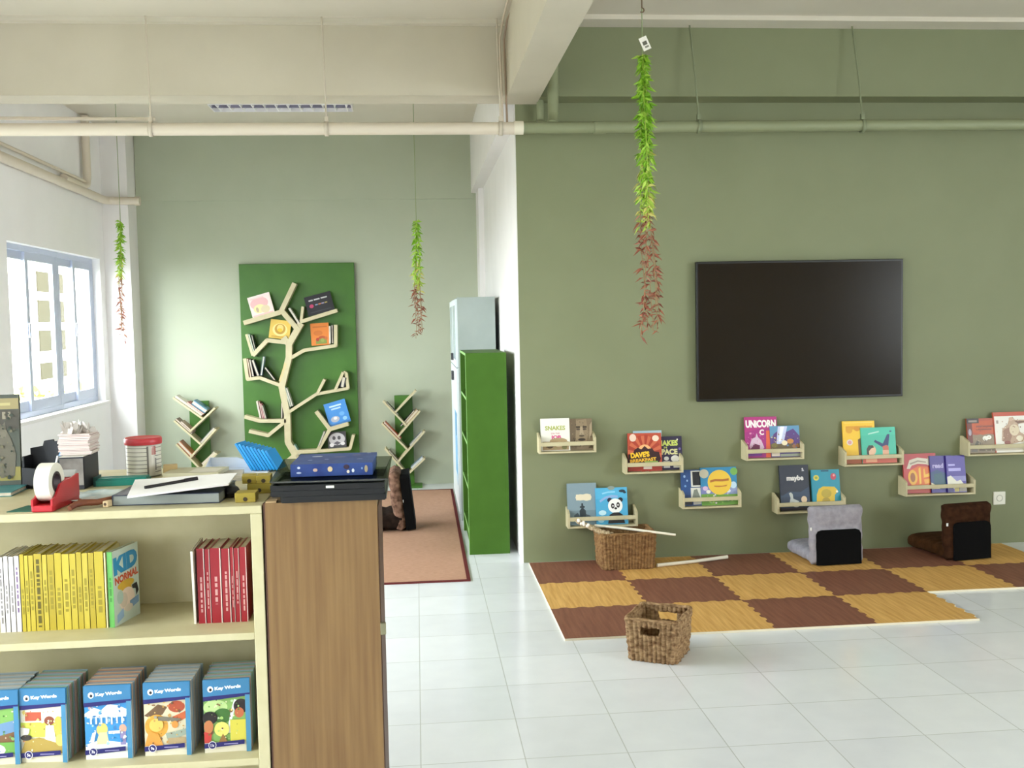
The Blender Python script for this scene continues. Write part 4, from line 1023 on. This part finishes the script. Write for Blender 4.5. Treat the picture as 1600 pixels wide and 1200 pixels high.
def kw(pic, num, flip=0):
    c = KWCOL[num]; h = len(pic) // 2
    a = [('R', 0, 0, 1, .78, '#d9d3c0')] + pic[:h] + blotches(len(num) + ord(num[0]), c, 34, 0, .9, .15, .74) + pic[h:] + blotches(50 + ord(num[0]), c, 26, 0, .9, .15, .72, .008, .028)
    a += [('R', 0, .76, 1, 1, BAND), ('E', .16, .875, .062, .042, '#eef2f6'), ('E', .165, .868, .030, .021, '#26262a'), ('T', 'Key Words', .535, .885, .56, .058, '#eef3f8', .05, .06), ('P', [(0, .715), (1, .765), (1, .805), (0, .775)], NAVY)]
    a += [('P', [(.0, .07), (.86, .105), (.86, .165), (.0, .135)], NAVY), ('E', .17, .11, .085, .055, '#d9d5de'), ('E', .17, .11, .072, .046, NAVY), ('T', num, .17, .11, .075, .042, '#e4e1ea', .04), ('R', .42, .112, .72, .124, '#9a93bd'), ('R', .90, 0, 1, .78, '#4784aa')]
    return a
pics = [
 ([('R', 0, .4, 1, .8, '#7fae5a'), ('P', [(0, .3), (.6, .55), (1, .6), (1, .4), (.4, .2)], '#6d8fb3'), ('P', [(0, .3), (1, .45), (1, .3), (0, .15)], '#7d5b3d'), ('R', 0, .14, 1, .3, '#6ba04a'), ('E', .5, .2, .2, .08, '#e3d3d0'), ('E', .2, .6, .15, .08, '#b8403a')], '3a',
  'reader at the shelf edge nearest the window, with green garden cover'),
 ([('R', 0, .5, .9, .76, '#e6e2cf'), ('R', .1, .56, .45, .68, '#b9583f'), ('R', 0, .34, .9, .54, '#c9cf52'), ('E', .68, .68, .18, .08, '#e2d6c2'), ('E', .62, .56, .11, .06, '#8a4a35'), ('P', [(.52, .26), (.55, .50), (.72, .50), (.76, .26)], '#eceae0'), ('P', [(0, .14), (.1, .30), (.4, .34), (.9, .24), (.9, .12)], '#a88f45'), ('E', .82, .48, .1, .14, '#d2b24e'), ('E', .85, .3, .1, .08, '#e2cd6a'), ('P', [(0, .28), (.18, .40), (.2, .46), (0, .48)], '#d8d6cb'), ('E', .12, .34, .12, .04, '#3a3530')], '5a',
  'front reader with yellow garden cover and white dress'),
 ([('R', 0, .14, .9, .76, '#3b8cc9'), ('P', [(0, .62), (.2, .70), (.35, .66), (.5, .74), (.7, .72), (.9, .66), (.9, .58), (0, .58)], '#eef0ee'), ('R', .05, .56, .88, .60, '#cfdbe6'), ('P', [(0, .0), (0, .2), (.3, .26), (.9, .2), (.9, 0)], '#e9ebea'), ('E', .36, .40, .12, .09, '#d9c26a'), ('P', [(.22, .2), (.3, .36), (.46, .36), (.5, .2)], '#d9cf9a'), ('E', .8, .40, .08, .06, '#c9a08a'), ('R', .74, .18, .86, .36, '#8f86b0'), ('P', [(.1, .24), (.16, .36), (.24, .38), (.18, .22)], '#dfe4e6'), ('R', .5, .34, .74, .38, '#dfe6ec')] + [('R', .12 + i * .11, .48, .155 + i * .11, .58, '#dfe8ee') for i in range(7)], '7a',
  'front reader with blue cover showing a white pavilion'),
 ([('R', 0, .14, .9, .76, '#cfc4a5'), ('P', [(0, .55), (.3, .70), (.5, .66), (.4, .56), (.2, .5)], '#6b5138'), ('E', .7, .66, .18, .08, '#a5492e'), ('P', [(.6, .52), (.9, .6), (.9, .5), (.7, .44)], '#c2623a'), ('E', .26, .40, .25, .16, '#d39a3a'), ('E', .26, .42, .15, .09, '#e2b65a'), ('P', [(.0, .14), (.1, .34), (.3, .30), (.4, .14)], '#cf8f3c'), ('P', [(.45, .3), (.9, .36), (.9, .28), (.5, .2)], '#8f9a8a'), ('R', .5, .16, .9, .24, '#a58f6a'), ('P', [(.3, .54), (.8, .50), (.7, .46), (.3, .48)], '#6f6a5c'), ('E', .66, .42, .07, .05, '#c9863a')], '9a',
  'front reader with brown and golden cover'),
 ([('R', 0, .14, .9, .76, '#7fa65a'), ('E', .25, .62, .26, .1, '#b5cf8a'), ('E', .4, .5, .2, .1, '#3f6b2f'), ('P', [(.48, .26), (.58, .56), (.66, .72), (.72, .70), (.6, .44), (.56, .26)], '#e6eae8'), ('E', .8, .62, .16, .1, '#2a2220'), ('E', .76, .53, .1, .07, '#b5633f'), ('E', .13, .48, .16, .09, '#211c1b'), ('E', .1, .36, .1, .09, '#b87348'), ('R', .56, .15, .9, .44, '#c9bf4a'), ('P', [(0, .14), (.0, .3), (.16, .26), (.14, .14)], '#b83a34'), ('E', .38, .32, .16, .1, '#d9cf6a'), ('P', [(.3, .14), (.4, .26), (.5, .14)], '#8f6a3a')], '11a',
  'front reader with green leafy cover and two dark-haired children')]
KX = [-1.066, -.950, -.7935, -.649, -.5015]
KR = [0, -5, -1, -1.5, 1]
BACK = ['#8fa0a8', '#b58a74', '#7c9a84', '#a9b3b8', '#c0a58c', '#86a3b5', '#b0a89a', '#7d8f9a', '#a58f86']
short = ['green garden reader', 'yellow garden reader', 'white pavilion reader', 'brown and golden reader', 'green leafy reader']
rd = random.Random(21)
BT = {}
for k in range(5):
    pic, num, lab = pics[k]
    root = thing('thin_reader', lab, 'book')
    bpy.data.objects.remove(root)
    o = book('thin_reader', lab, .1155, .187, .0045, '#4784aa', kw(pic, num), loc=(KX[k], 2.600, .6022), rot=(R(-1.5), 0, R(KR[k])), group='readers standing on the lower shelf')
    y = 2.600
    for j in range(14):
        c = BACK[(j * 3 + k * 2) % 9]
        if c not in BT:
            BT[c] = book('thin_reader', 'x', .1155, .187, .0085, c, loc=(0, 0, -5))
            src = BT[c]; new = src
        else:
            new = dup(BT[c], (0, 0, 0))
        y += .0093
        new.location = (KX[k] + rd.uniform(-.0025, .0025) + sin(R(-KR[k])) * (y - 2.6), y - .003, .6022)
        new.rotation_euler = (R(-1.5), 0, R(KR[k] + rd.uniform(-.2, .2)))
        new['label'] = f'thin reader, {ORD[j] if j < 14 else "last"} behind the {short[k]} on the lower shelf'
        new['category'] = 'book'; new['group'] = 'readers standing on the lower shelf'

# ------------------------------------------------------------------ oak cabinet with trays
g = thing('side_cabinet', 'narrow oak-veneer cabinet end beside the cream bookcase, under the trays', 'cabinet', (-.245, 2.55, 0))
EDGE = mat('#4a2c1e', .5)
MB().box(-.137, .137, 0, .016, 0, 1.243, OAK).build('end_panel', g)
p = MB().box(-.137, .137, .016, .30, 1.225, 1.243, OAK).build('top_panel', g)
MB().box(-.137, -.127, .016, .30, 0, 1.225, EDGE).build('back_panel', g)
MB().box(-.127, .137, .284, .30, 0, 1.225, OAK).build('end_panel', g)
for z in (.06, .46, .86):
    MB().box(-.127, .125, .016, .284, z - .018, z, OAK).build('shelf', g)
d = MB().box(.125, .139, .018, .282, .03, 1.222, EDGE).build('door', g)
MB().box(.137, .151, -.002, .012, .90, .93, mat('#8d8a70', .35, .8)).build('hinge', d, bevel=.002)
e = MB().box(-.141, -.137, .0, .016, 0, 1.243, EDGE).build('edge_strip', g)

def tray(label, x, y, z, w, d, h, m, loc_rot=0, wall=.004, flare=.0, front=1.0):
    g = thing('document_tray', label, 'tray', (x, y, z), (0, 0, R(loc_rot)), 'trays stacked on the oak cabinet')
    b = MB(); w2, d2 = w / 2, d / 2; f = flare
    b.box(-w2, w2, -d2, d2, 0, .003, m); b.build('base', g)
    b = MB()
    def side(p, q, po, qo):
        n = wall
        hp = h * front if p[1] < 0 else h; hq = h * front if q[1] < 0 else h
        b.add([(*p, .002), (*q, .002), (*qo, hq), (*po, hp)], [(0, 1, 2, 3)], m)
    P = [(-w2, -d2), (w2, -d2), (w2, d2), (-w2, d2)]; O = [(-w2 - f, -d2), (w2 + f, -d2), (w2 + f, d2 + f), (-w2 - f, d2 + f)]
    for i in range(4): side(P[i], P[(i + 1) % 4], O[i], O[(i + 1) % 4])
    o = b.build('rim', g); sm = o.modifiers.new('thick', 'SOLIDIFY'); sm.thickness = wall; sm.offset = 0
    return g
BK = mat('#131416', .3); SM = glass_mat('smoky_clear_plastic', '#a9b3a4', .12)
tray('black document tray at the bottom of the tray stack', -.213, 2.658, 1.2436, .252, .24, .0155, BK, 0, .006)
tray('black document tray in the middle of the tray stack', -.226, 2.655, 1.2595, .272, .24, .0145, BK, 0, .006)
tray('black document tray with white label spot, under the smoky tray', -.226, 2.652, 1.2745, .272, .24, .0135, BK, 0, .006)
o = MB().box(-.010, .010, -.0012, 0, 0, .006, mat('#d9d9d2', .4)).build('label_spot', loc=(-.222, 2.5288, 1.279))
o.parent = [x for x in S.objects if x.get('label', '').startswith('black document tray with white')][0]
o.location = (.006, -.1235, .0045)
tray('smoky clear tray with flared rim holding the navy box', -.222, 2.668, 1.2885, .262, .235, .030, SM, -1, .0025, .014, .22)
bx = thing('game_box', 'flat navy blue box with small stickers in the smoky tray', 'box', (-.222, 2.742, 1.2925), (0, 0, R(-1)))
NB = nmat('navy_box_card', '#263a7a', '#34508f', nscale=20, rough=.45)
b = MB().box(-.104, .104, -.105, .105, .001, .032, NB)
draw(b, [('E', .10, .72, .018, .1, '#c9d0de'), ('E', .10, .30, .03, .08, '#b9c4dc'), ('E', .30, .5, .028, .14, '#c2a79a'), ('E', .48, .55, .030, .22, '#d9c39a'), ('E', .68, .7, .035, .2, '#3b2a3a'), ('E', .70, .3, .018, .13, '#e3d9c6'), ('E', .76, .38, .016, .16, '#dfe6ee'), ('E', .92, .5, .02, .3, '#a99a7a'), ('E', .87, .55, .01, .1, '#7fa0cf')],
     Matrix.Translation((-.104, -.105, .001)), .208, .031)
draw(b, [('E', .25, .70, .07, .045, '#cfd6e2'), ('E', .2, .35, .03, .03, '#9aa8c9'), ('E', .4, .4, .03, .025, '#8f9cc4'), ('E', .75, .75, .06, .03, '#6f4a72'), ('E', .9, .92, .03, .025, '#bfc6d4'), ('E', .55, .6, .08, .04, '#58467c'), ('E', .82, .35, .04, .03, '#7a86b6'), ('E', .6, .2, .05, .03, '#45549a')],
     Matrix.Translation((-.104, -.105, .032)) @ Matrix.Rotation(R(-90), 4, 'X') , .208, .21) if False else None
Tt = Matrix.Translation((-.104, -.105, .032)) @ Matrix(((1, 0, 0, 0), (0, 0, 1, 0), (0, -1, 0, 0), (0, 0, 0, 1)))
draw(b, [('E', .25, .70, .07, .045, '#cfd6e2'), ('E', .2, .35, .03, .03, '#9aa8c9'), ('E', .4, .4, .03, .025, '#8f9cc4'), ('E', .75, .75, .06, .03, '#6f4a72'), ('E', .9, .92, .03, .025, '#bfc6d4'), ('E', .55, .6, .08, .04, '#58467c'), ('E', .82, .35, .04, .03, '#7a86b6')], Tt, .208, .21)
b.build('lid', bx)
MB().box(-.103, .103, -.104, .104, 0, .001, NB).build('base', bx)
o = MB().box(0, .026, 0, .03, 0, .004, mat('#a58a63', .6)).build('paper_scrap', loc=(-.384 + .004, 2.551, 1.2432))
tag(o, 'small tan card scrap at the oak cabinet corner under the trays', 'paper')

# ------------------------------------------------------------------ clutter on the bookcase top
Z = ZT + .0004
g = thing('tape_dispenser', 'red tape dispenser with white tape at the bookcase front edge', 'tape dispenser', (-.915, 2.562, Z), (0, 0, R(-4)))
RED = mat('#b3262f', .3)
MB().box(-.026, .026, 0, .165, 0, .016, RED).build('base', g, bevel=.003)
pr = [(0, .014), (0, .030), (.02, .034), (.05, .060), (.085, .066), (.12, .066), (.165, .072), (.165, .014)]
for a, b_ in ((-.026, -.021), (.021, .026)):
    MB().prism(pr, a, b_, RED, 'x').build('side_cheek', g, bevel=.0015)
MB().box(-.021, .021, .135, .16, .014, .062, RED).build('cutter_block', g)
MB().prism([(.158, .060), (.172, .078), (.168, .080), (.150, .064)], -.019, .019, mat('#c9ccd0', .3, .9), 'x').build('cutter_blade', g)
T = Matrix.Translation((0, .048, .067)) @ Matrix.Rotation(pi / 2, 4, 'Y')
r2 = MB().lathe([(.026, -.018), (.047, -.018), (.047, .018), (.026, .018), (.026, -.018)], mat('#dcd8c9', .35), 40, T, smooth=False).build('tape_roll', g)
MB().lathe([(.020, -.019), (.026, -.019), (.026, .019), (.020, .019), (.020, -.019)], mat('#33282a', .5), 32, T, smooth=False).build('core', r2)
o = MB().prism([(-.03, -.04), (.035, -.045), (.035, .03), (-.01, .045)], 0, .0015, mat('#1d5a48', .5), 'z').build('green_card', loc=(-.975, 2.62, Z))
tag(o, 'dark green card lying under the red tape dispenser', 'card')
o = book('picture_book', 'large flat teal book lying under the dark animal book', .30, .22, .012, '#3f7d80', (), loc=(-1.235, 2.86, Z + .0122), rot=(R(90), 0, R(3)), group='books on the bookcase top')
for c in list(o.children): pass
o.rotation_euler = (R(-90), 0, R(3)); o.location = (-1.235, 2.82, Z + .0122)
o = book('picture_book', 'dark picture book with grey horned animal, standing on the teal book', .215, .252, .016, '#4c5149',
  [('R', 0, .84, 1, .96, '#958a63'), ('R', .1, .88, .9, .91, '#b3a878'), ('R', .0, .62, 1, .83, '#4a473f'), ('R', 0, .18, .62, .62, '#2b3a32'), ('R', .0, .05, 1, .2, '#8d8449'),
   ('R', .30, .70, .34, .80, '#8a8372'), ('R', .38, .70, .42, .80, '#8a8372'), ('R', .46, .70, .52, .80, '#8a8372'), ('R', .56, .70, .60, .80, '#8a8372'), ('R', .64, .70, .70, .80, '#8a8372'), ('R', .74, .73, .77, .81, '#8a8372'), ('R', .80, .73, .84, .81, '#8a8372'), ('R', .87, .73, .90, .81, '#8a8372'),
   ('P', [(.74, .10), (.70, .36), (.72, .52), (.76, .60), (.75, .70), (.79, .66), (.83, .70), (.84, .62), (.90, .50), (.95, .34), (.93, .10)], '#646053'), ('E', .80, .58, .05, .06, '#706b5c'), ('R', .76, .08, .80, .2, '#6a6453'), ('R', .87, .08, .91, .2, '#6a6453'), ('R', .62, .18, .70, .62, '#2b3a32')] + blot(11, ('#3c463c', '#5a5a4a', '#2f3830', '#6d6852', '#4a5044'), 60, .5, 1, .05, .84),
  loc=(-1.215, 2.945, Z + .0126), rot=(R(-3), 0, R(6)), group='books on the bookcase top')
PB = mat('#23252b', .6); PB2 = mat('#15161a', .6)
g = thing('pen_holder', 'black stepped pen holder behind the tape dispenser', 'pen holder', (-1.055, 2.985, Z), (0, 0, R(-6)))
fp = [(-.046, 0), (.044, 0), (.046, .07), (.040, .128), (.022, .126), (.020, .132), (-.006, .128), (-.010, .114), (-.046, .108)]
MB().prism(fp, .02, .026, PB).build('back_panel', g)
MB().prism([(-.046, 0), (.046, 0), (.046, .05), (-.046, .06)], -.035, -.030, PB2).build('front_panel', g)
MB().box(-.046, -.041, -.03, .02, 0, .09, PB2).build('side_panel', g); MB().box(.041, .046, -.03, .02, 0, .06, PB2).build('side_panel', g)
MB().box(-.046, .046, -.03, .02, 0, .004, PB2).build('base', g)
o = thing('pen', 'blue pen leaning out of the black pen holder', 'pen', (-1.045, 2.972, Z + .006), (R(-6), R(24), 0), 'pens in the black holder')
MB().tube([(0, 0, 0), (0, 0, .10)], .004, mat('#5d94c9', .4), 8).build('barrel', o)
o = thing('pen', 'white pen leaning out of the black pen holder', 'pen', (-1.030, 2.966, Z + .006), (R(-2), R(14), 0), 'pens in the black holder')
MB().tube([(0, 0, 0), (0, 0, .085)], .004, mat('#d6d9dc', .4), 8).build('barrel', o)
o = thing('black_wedge', 'black wedge-shaped file holder beside the dark animal book', 'file holder', (-1.128, 3.03, Z))
MB().prism([(-.04, 0), (.03, 0), (.03, .035), (-.04, .085)], -.01, .03, PB2).build('body', o)
o = thing('memo_box', 'grey and black box under the pink napkin stack', 'box', (-.955, 2.955, Z), (0, 0, R(0)))
MB().box(-.033, .033, -.045, .085, 0, .090, mat('#26262e', .5)).build('body', o, bevel=.002)
MB().box(-.031, .031, -.047, -.045, .012, .086, nmat('brushed_grey_panel', '#5f5a55', '#8d8782', nscale=15, rough=.4)).build('front_panel', o)
MB().box(-.0325, .0325, -.044, .084, .090, .0925, mat('#b9b6ad', .4)).build('lid', o)
g = thing('napkin_stack', 'stack of pinkish white paper napkins in a crumpled clear bag', 'napkins', (-.957, 2.985, Z + .0926))
rd = random.Random(5)
b = MB()
for i in range(13):
    T = Matrix.Translation((rd.uniform(-.003, .003), rd.uniform(-.003, .003), i * .0045)) @ Matrix.Rotation(R(rd.uniform(-4, 4)), 4, 'Z')
    b.box(-.042, .042, -.042, .042, 0, .0038, mat(('#d6c6c1', '#dbcfc8', '#cfbcb8')[i % 3], .9), T)
b.build('paper', g)
b = MB()
BAG = mat('#cfc8c2', .3)
for i in range(70):
    a = rd.uniform(0, 2 * pi); rr = rd.uniform(.002, .040); p = Vector((rr * cos(a), rr * sin(a), .0585))
    q = p + Vector((rd.uniform(-.014, .014), rd.uniform(-.012, .012), rd.uniform(.006, .034)))
    e = Vector((rd.uniform(-1, 1), rd.uniform(-1, 1), 0)).normalized() * rd.uniform(.006, .016)
    b.add([p - e, p + e, q + e * .3, q - e * .3], [(0, 1, 2, 3)], BAG)
b.build('bag_crumple', g)

g = thing('milk_tin', 'white and silver tin with red lid at the back of the bookcase top', 'tin', (-.822, 3.145, Z))
b = MB(); prof = []
LB = ['#d8d3c6', '#9a958a', '#d9d5c9', '#cfcabd']
zs = [0, .004]
zz = .004
b.lathe([(0, .0), (.049, 0), (.050, .004)], mat('#a9a9a4', .3, .8), 40)
i = 0
while zz < .094:
    hgt = .0098 if i % 2 == 0 else .0022
    b.lathe([(.050, zz), (.050, min(.094, zz + hgt))], mat('#dbd7cb' if i % 2 == 0 else '#85817a', .3), 40)
    zz += hgt; i += 1
b.lathe([(.050, .094), (.051, .097), (.050, .1)], mat('#b5b3ac', .3, .8), 40)
b.build('can', g)
b = MB()
for a0, a1, z0, z1, c in ((-62, -38, .004, .094, '#cfcac0'), (-50, -34, .066, .092, '#a8433c'), (-52, -32, .02, .056, '#8d8880'), (-66, -60, .006, .092, '#6f6a66'), (-56, -44, .036, .05, '#e8e5dc')):
    vs = []; n = 8
    rr = .0503 + .0002 * z1 * 10
    for q in range(n + 1):
        a = R(a0 + (a1 - a0) * q / n); vs += [(rr * cos(a), rr * sin(a), z0), (rr * cos(a), rr * sin(a), z1)]
    b.add(vs, [(2 * q, 2 * q + 2, 2 * q + 3, 2 * q + 1) for q in range(n)], mat(c, .3), True)
b.build('label_band', g)
MB().lathe([(.053, .096), (.054, .098), (.054, .112), (.051, .116), (.046, .114), (0, .114)], mat('#c23a42', .35), 40).build('lid', g)
g = thing('pencil_box', 'long ribbed teal plastic box behind the white paper pad', 'pencil box', (-.845, 2.985, Z), (0, 0, R(2)))
TL = mat('#1f7d70', .35)
b = MB().box(-.062, .075, -.03, .03, 0, .016, TL)
for y in (-.024, -.006, .012): b.box(-.058, .073, y, y + .010, .016, .021, TL)
b.build('body', g)
MB().box(-.068, -.062, -.031, .031, 0, .026, mat('#20504c', .4)).build('end_cap', g)
rd = random.Random(8)
b = MB(); n = 10; vs = []
for i in range(n + 1):
    for j in range(n + 1):
        vs.append((-.10 + .2 * i / n, -.09 + .18 * j / n, .002 + .005 * rd.random() + .004 * sin(i * 1.1 + j)))
b.add(vs, [(i * (n + 1) + j, (i + 1) * (n + 1) + j, (i + 1) * (n + 1) + j + 1, i * (n + 1) + j + 1) for i in range(n) for j in range(n)], nmat('pale_printed_plastic', '#b9cdd0', '#d5dcd6', nscale=22, rough=.25), True)
o = b.build('plastic_sleeve', loc=(-.82, 2.77, Z + .001), rot=(0, 0, R(8)))
o.modifiers.new('thick', 'SOLIDIFY').thickness = .0008
tag(o, 'crinkled pale blue plastic sleeve lying behind the tape dispenser', 'plastic sleeve')
g = thing('peg_toy', 'bent reddish-brown wooden toy lying beside the tape dispenser', 'toy', (-.80, 2.60, Z))
BR = nmat('stained_wood', '#6d3a28', '#8a5638', nscale=30, rough=.5)
MB().tube([(-.052, -.032, .006), (-.045, -.012, .012), (-.03, .0, .014), (.0, .012, .012), (.04, .05, .014)], [.006, .008, .009, .008, .009], BR, 10).build('body', g)
MB().tube([(-.046, .026, .016), (-.028, .006, .012), (-.01, .006, .010)], [.005, .006, .006], BR, 8).build('arm', g)
o = thing('wooden_peg', 'pale square wooden peg lying on the bookcase beside the brown toy', 'peg', (-.763, 2.645, Z), (0, 0, R(-20)))
b = MB().box(-.0075, .0075, -.045, .045, 0, .015, mat('#cdb48d', .6)); b.build('body', o, bevel=.002)
MB().lathe([(.0042, 0), (0, 0)], mat('#4d3a2a', .7), 12, Matrix.Translation((0, -.0455, .0075)) @ Matrix.Rotation(pi / 2, 4, 'X')).build('bore', o)
book('thick_notebook', 'thick navy notebook with grey page edges under the white pad', .265, .20, .026, '#1f2740', (), loc=(-.636, 2.615, Z), rot=(R(-90), 0, R(-2)), group='papers on the bookcase top', pages=nmat('grey_page_edges', '#7f8583', '#9aa09c', scale=(1, 1, 80), nscale=3, rough=.8)).location = (-.636, 2.82, Z)
for o in S.objects:
    if o.get('label', '').startswith('thick navy notebook'):
        o.rotation_euler = (R(90), 0, R(-2)); o.location = (-.633, 2.822, Z + .026 + .0002)
        o.rotation_euler = (R(-90), 0, R(-2)); o.location = (-.633, 2.612, Z + .0262)
pad = thing('paper_pad', 'white paper pad lying on the navy notebook, a pen on it', 'paper', (-.61, 2.70, Z + .0268))
vs = [(-.100, -.150, .002), (-.155, .130, .002), (.120, .100, .016), (.128, -.068, .013)]
b = MB().add([(x, y, z - .0) for x, y, z in vs] + [(x, y, z + .005) for x, y, z in vs], [(3, 2, 1, 0), (4, 5, 6, 7), (0, 1, 5, 4), (1, 2, 6, 5), (2, 3, 7, 6), (3, 0, 4, 7)], mat('#eceae8', .7))
b.build('sheets', pad)
pn = thing('ballpoint_pen', 'black ballpoint pen lying on the white paper pad', 'pen', (-.638, 2.688, Z + .0268 + .014))
MB().tube([(-.055, -.040, -.002), (.03, .022, .003)], .0045, mat('#1a171c', .3), 10).build('barrel', pn)
MB().tube([(.03, .022, .003), (.058, .042, .0045)], .006, mat('#251c26', .3), 10).build('cap', pn)

OL = nmat('yellow_olive_card', '#8f7d24', '#a8943a', nscale=25, rough=.5)
def staple_box(label, x, y, z, w=.05, d=.05, h=.024, rz=0):
    g = thing('staple_box', label, 'box', (x, y, z), (0, 0, R(rz)), 'olive yellow staple boxes')
    MB().box(-w / 2, w / 2, -d / 2, d / 2, 0, h * .96, OL).build('carton', g, bevel=.0012)
    MB().box(-w / 2 - .0006, w / 2 + .0006, -d / 2 - .0006, d / 2 + .0006, h * .35, h, mat('#9c8a30', .5)).build('lid', g, bevel=.0012)
    MB().lathe([(.0055, 0), (0, 0)], mat('#3a2f1c', .6), 14, Matrix.Translation((0, -d / 2 - .0009, h * .35)) @ Matrix.Rotation(pi / 2, 4, 'X')).build('thumb_notch', g)
    return g
staple_box('olive yellow staple box at the bookcase front corner', -.437, 2.625, Z)
staple_box('olive yellow staple box under two others at the bookcase edge', -.425, 2.76, Z, .06, .06, .026, 6)
staple_box('olive yellow staple box on top, nearer the white pad', -.452, 2.765, Z + .0262, .036, .05, .020, 8)
staple_box('olive yellow staple box on top, nearer the trays', -.412, 2.76, Z + .0262, .036, .05, .020, 2)
g = thing('stapler', 'black stapler lump between the white pad and olive boxes', 'stapler', (-.492, 2.70, Z), (0, 0, R(25)))
b = cushion(.036, .085, .03, mat('#1b1c20', .4), 1, 14, 16); b.build('body', g, loc=(0, -.035, 0))
o = MB().box(-.10, .10, -.07, .07, 0, .014, nmat('magazine_edges', '#8f8a80', '#c4beb0', scale=(1, 1, 120), nscale=2, rough=.6)).build('magazine', loc=(-.615, 3.03, Z), rot=(0, 0, R(6)))
tag(o, 'grey magazine lying behind the white paper pad', 'magazine')
o = MB().box(-.09, .07, -.06, .06, 0, .010, mat('#b5b092', .5)).add([(-.02, -.05, .0104), (.06, -.05, .0104), (.06, .03, .0104), (-.02, .03, .0104)], [(0, 1, 2, 3)], mat('#cfc9b8', .5)).build('magazine', loc=(-.64, 3.05, Z + .0145), rot=(0, 0, R(-4)))
tag(o, 'pale olive booklet lying on the grey magazine', 'booklet')
o = MB().box(-.02, .02, -.02, .02, 0, .036, mat('#c2a878', .6)).build('wooden_block', loc=(-.735, 3.10, Z), rot=(0, 0, R(12)), bevel=.002)
tag(o, 'small tan wooden block behind the white paper pad', 'block')
g = thing('open_carton', 'shallow white carton holding the blue booklets, edge raised', 'box', (-.555, 3.19, Z), (0, 0, R(0)))
WC = mat('#e9ecf0', .5)
MB().box(-.09, .10, -.075, .05, 0, .003, WC).build('base', g)
MB().prism([(-.09, 0), (.10, 0), (.10, .018), (.03, .020), (-.01, .034), (-.09, .036)], .05, .054, WC).build('back_wall', g)
MB().prism([(-.075, 0), (.05, 0), (.05, .036), (-.02, .018), (-.075, .008)], -.094, -.09, WC, 'x').build('side_wall', g)
BL = ['#1d8fd6', '#2297e0', '#1b86cb']
for i in range(9):
    g = thing('blue_booklet', f'bright blue booklet, {ORD[i]} of the slanting row counted from the carton back', 'booklet', (-.495 + .0095 * i, 3.175 - .001 * i, Z + .0036), (0, R(-32), R(-14)), 'bright blue booklets in a slanting row')
    hgt = .098 - .0035 * i
    MB().box(-.0037, .0037, -.035, .035, .002, hgt, mat(BL[i % 3], .35)).build('cover', g, bevel=.001)
    MB().box(-.0022, .0022, -.0345, .0356, .004, hgt + .0004, mat('#9cc9e6', .7)).build('pages', g)
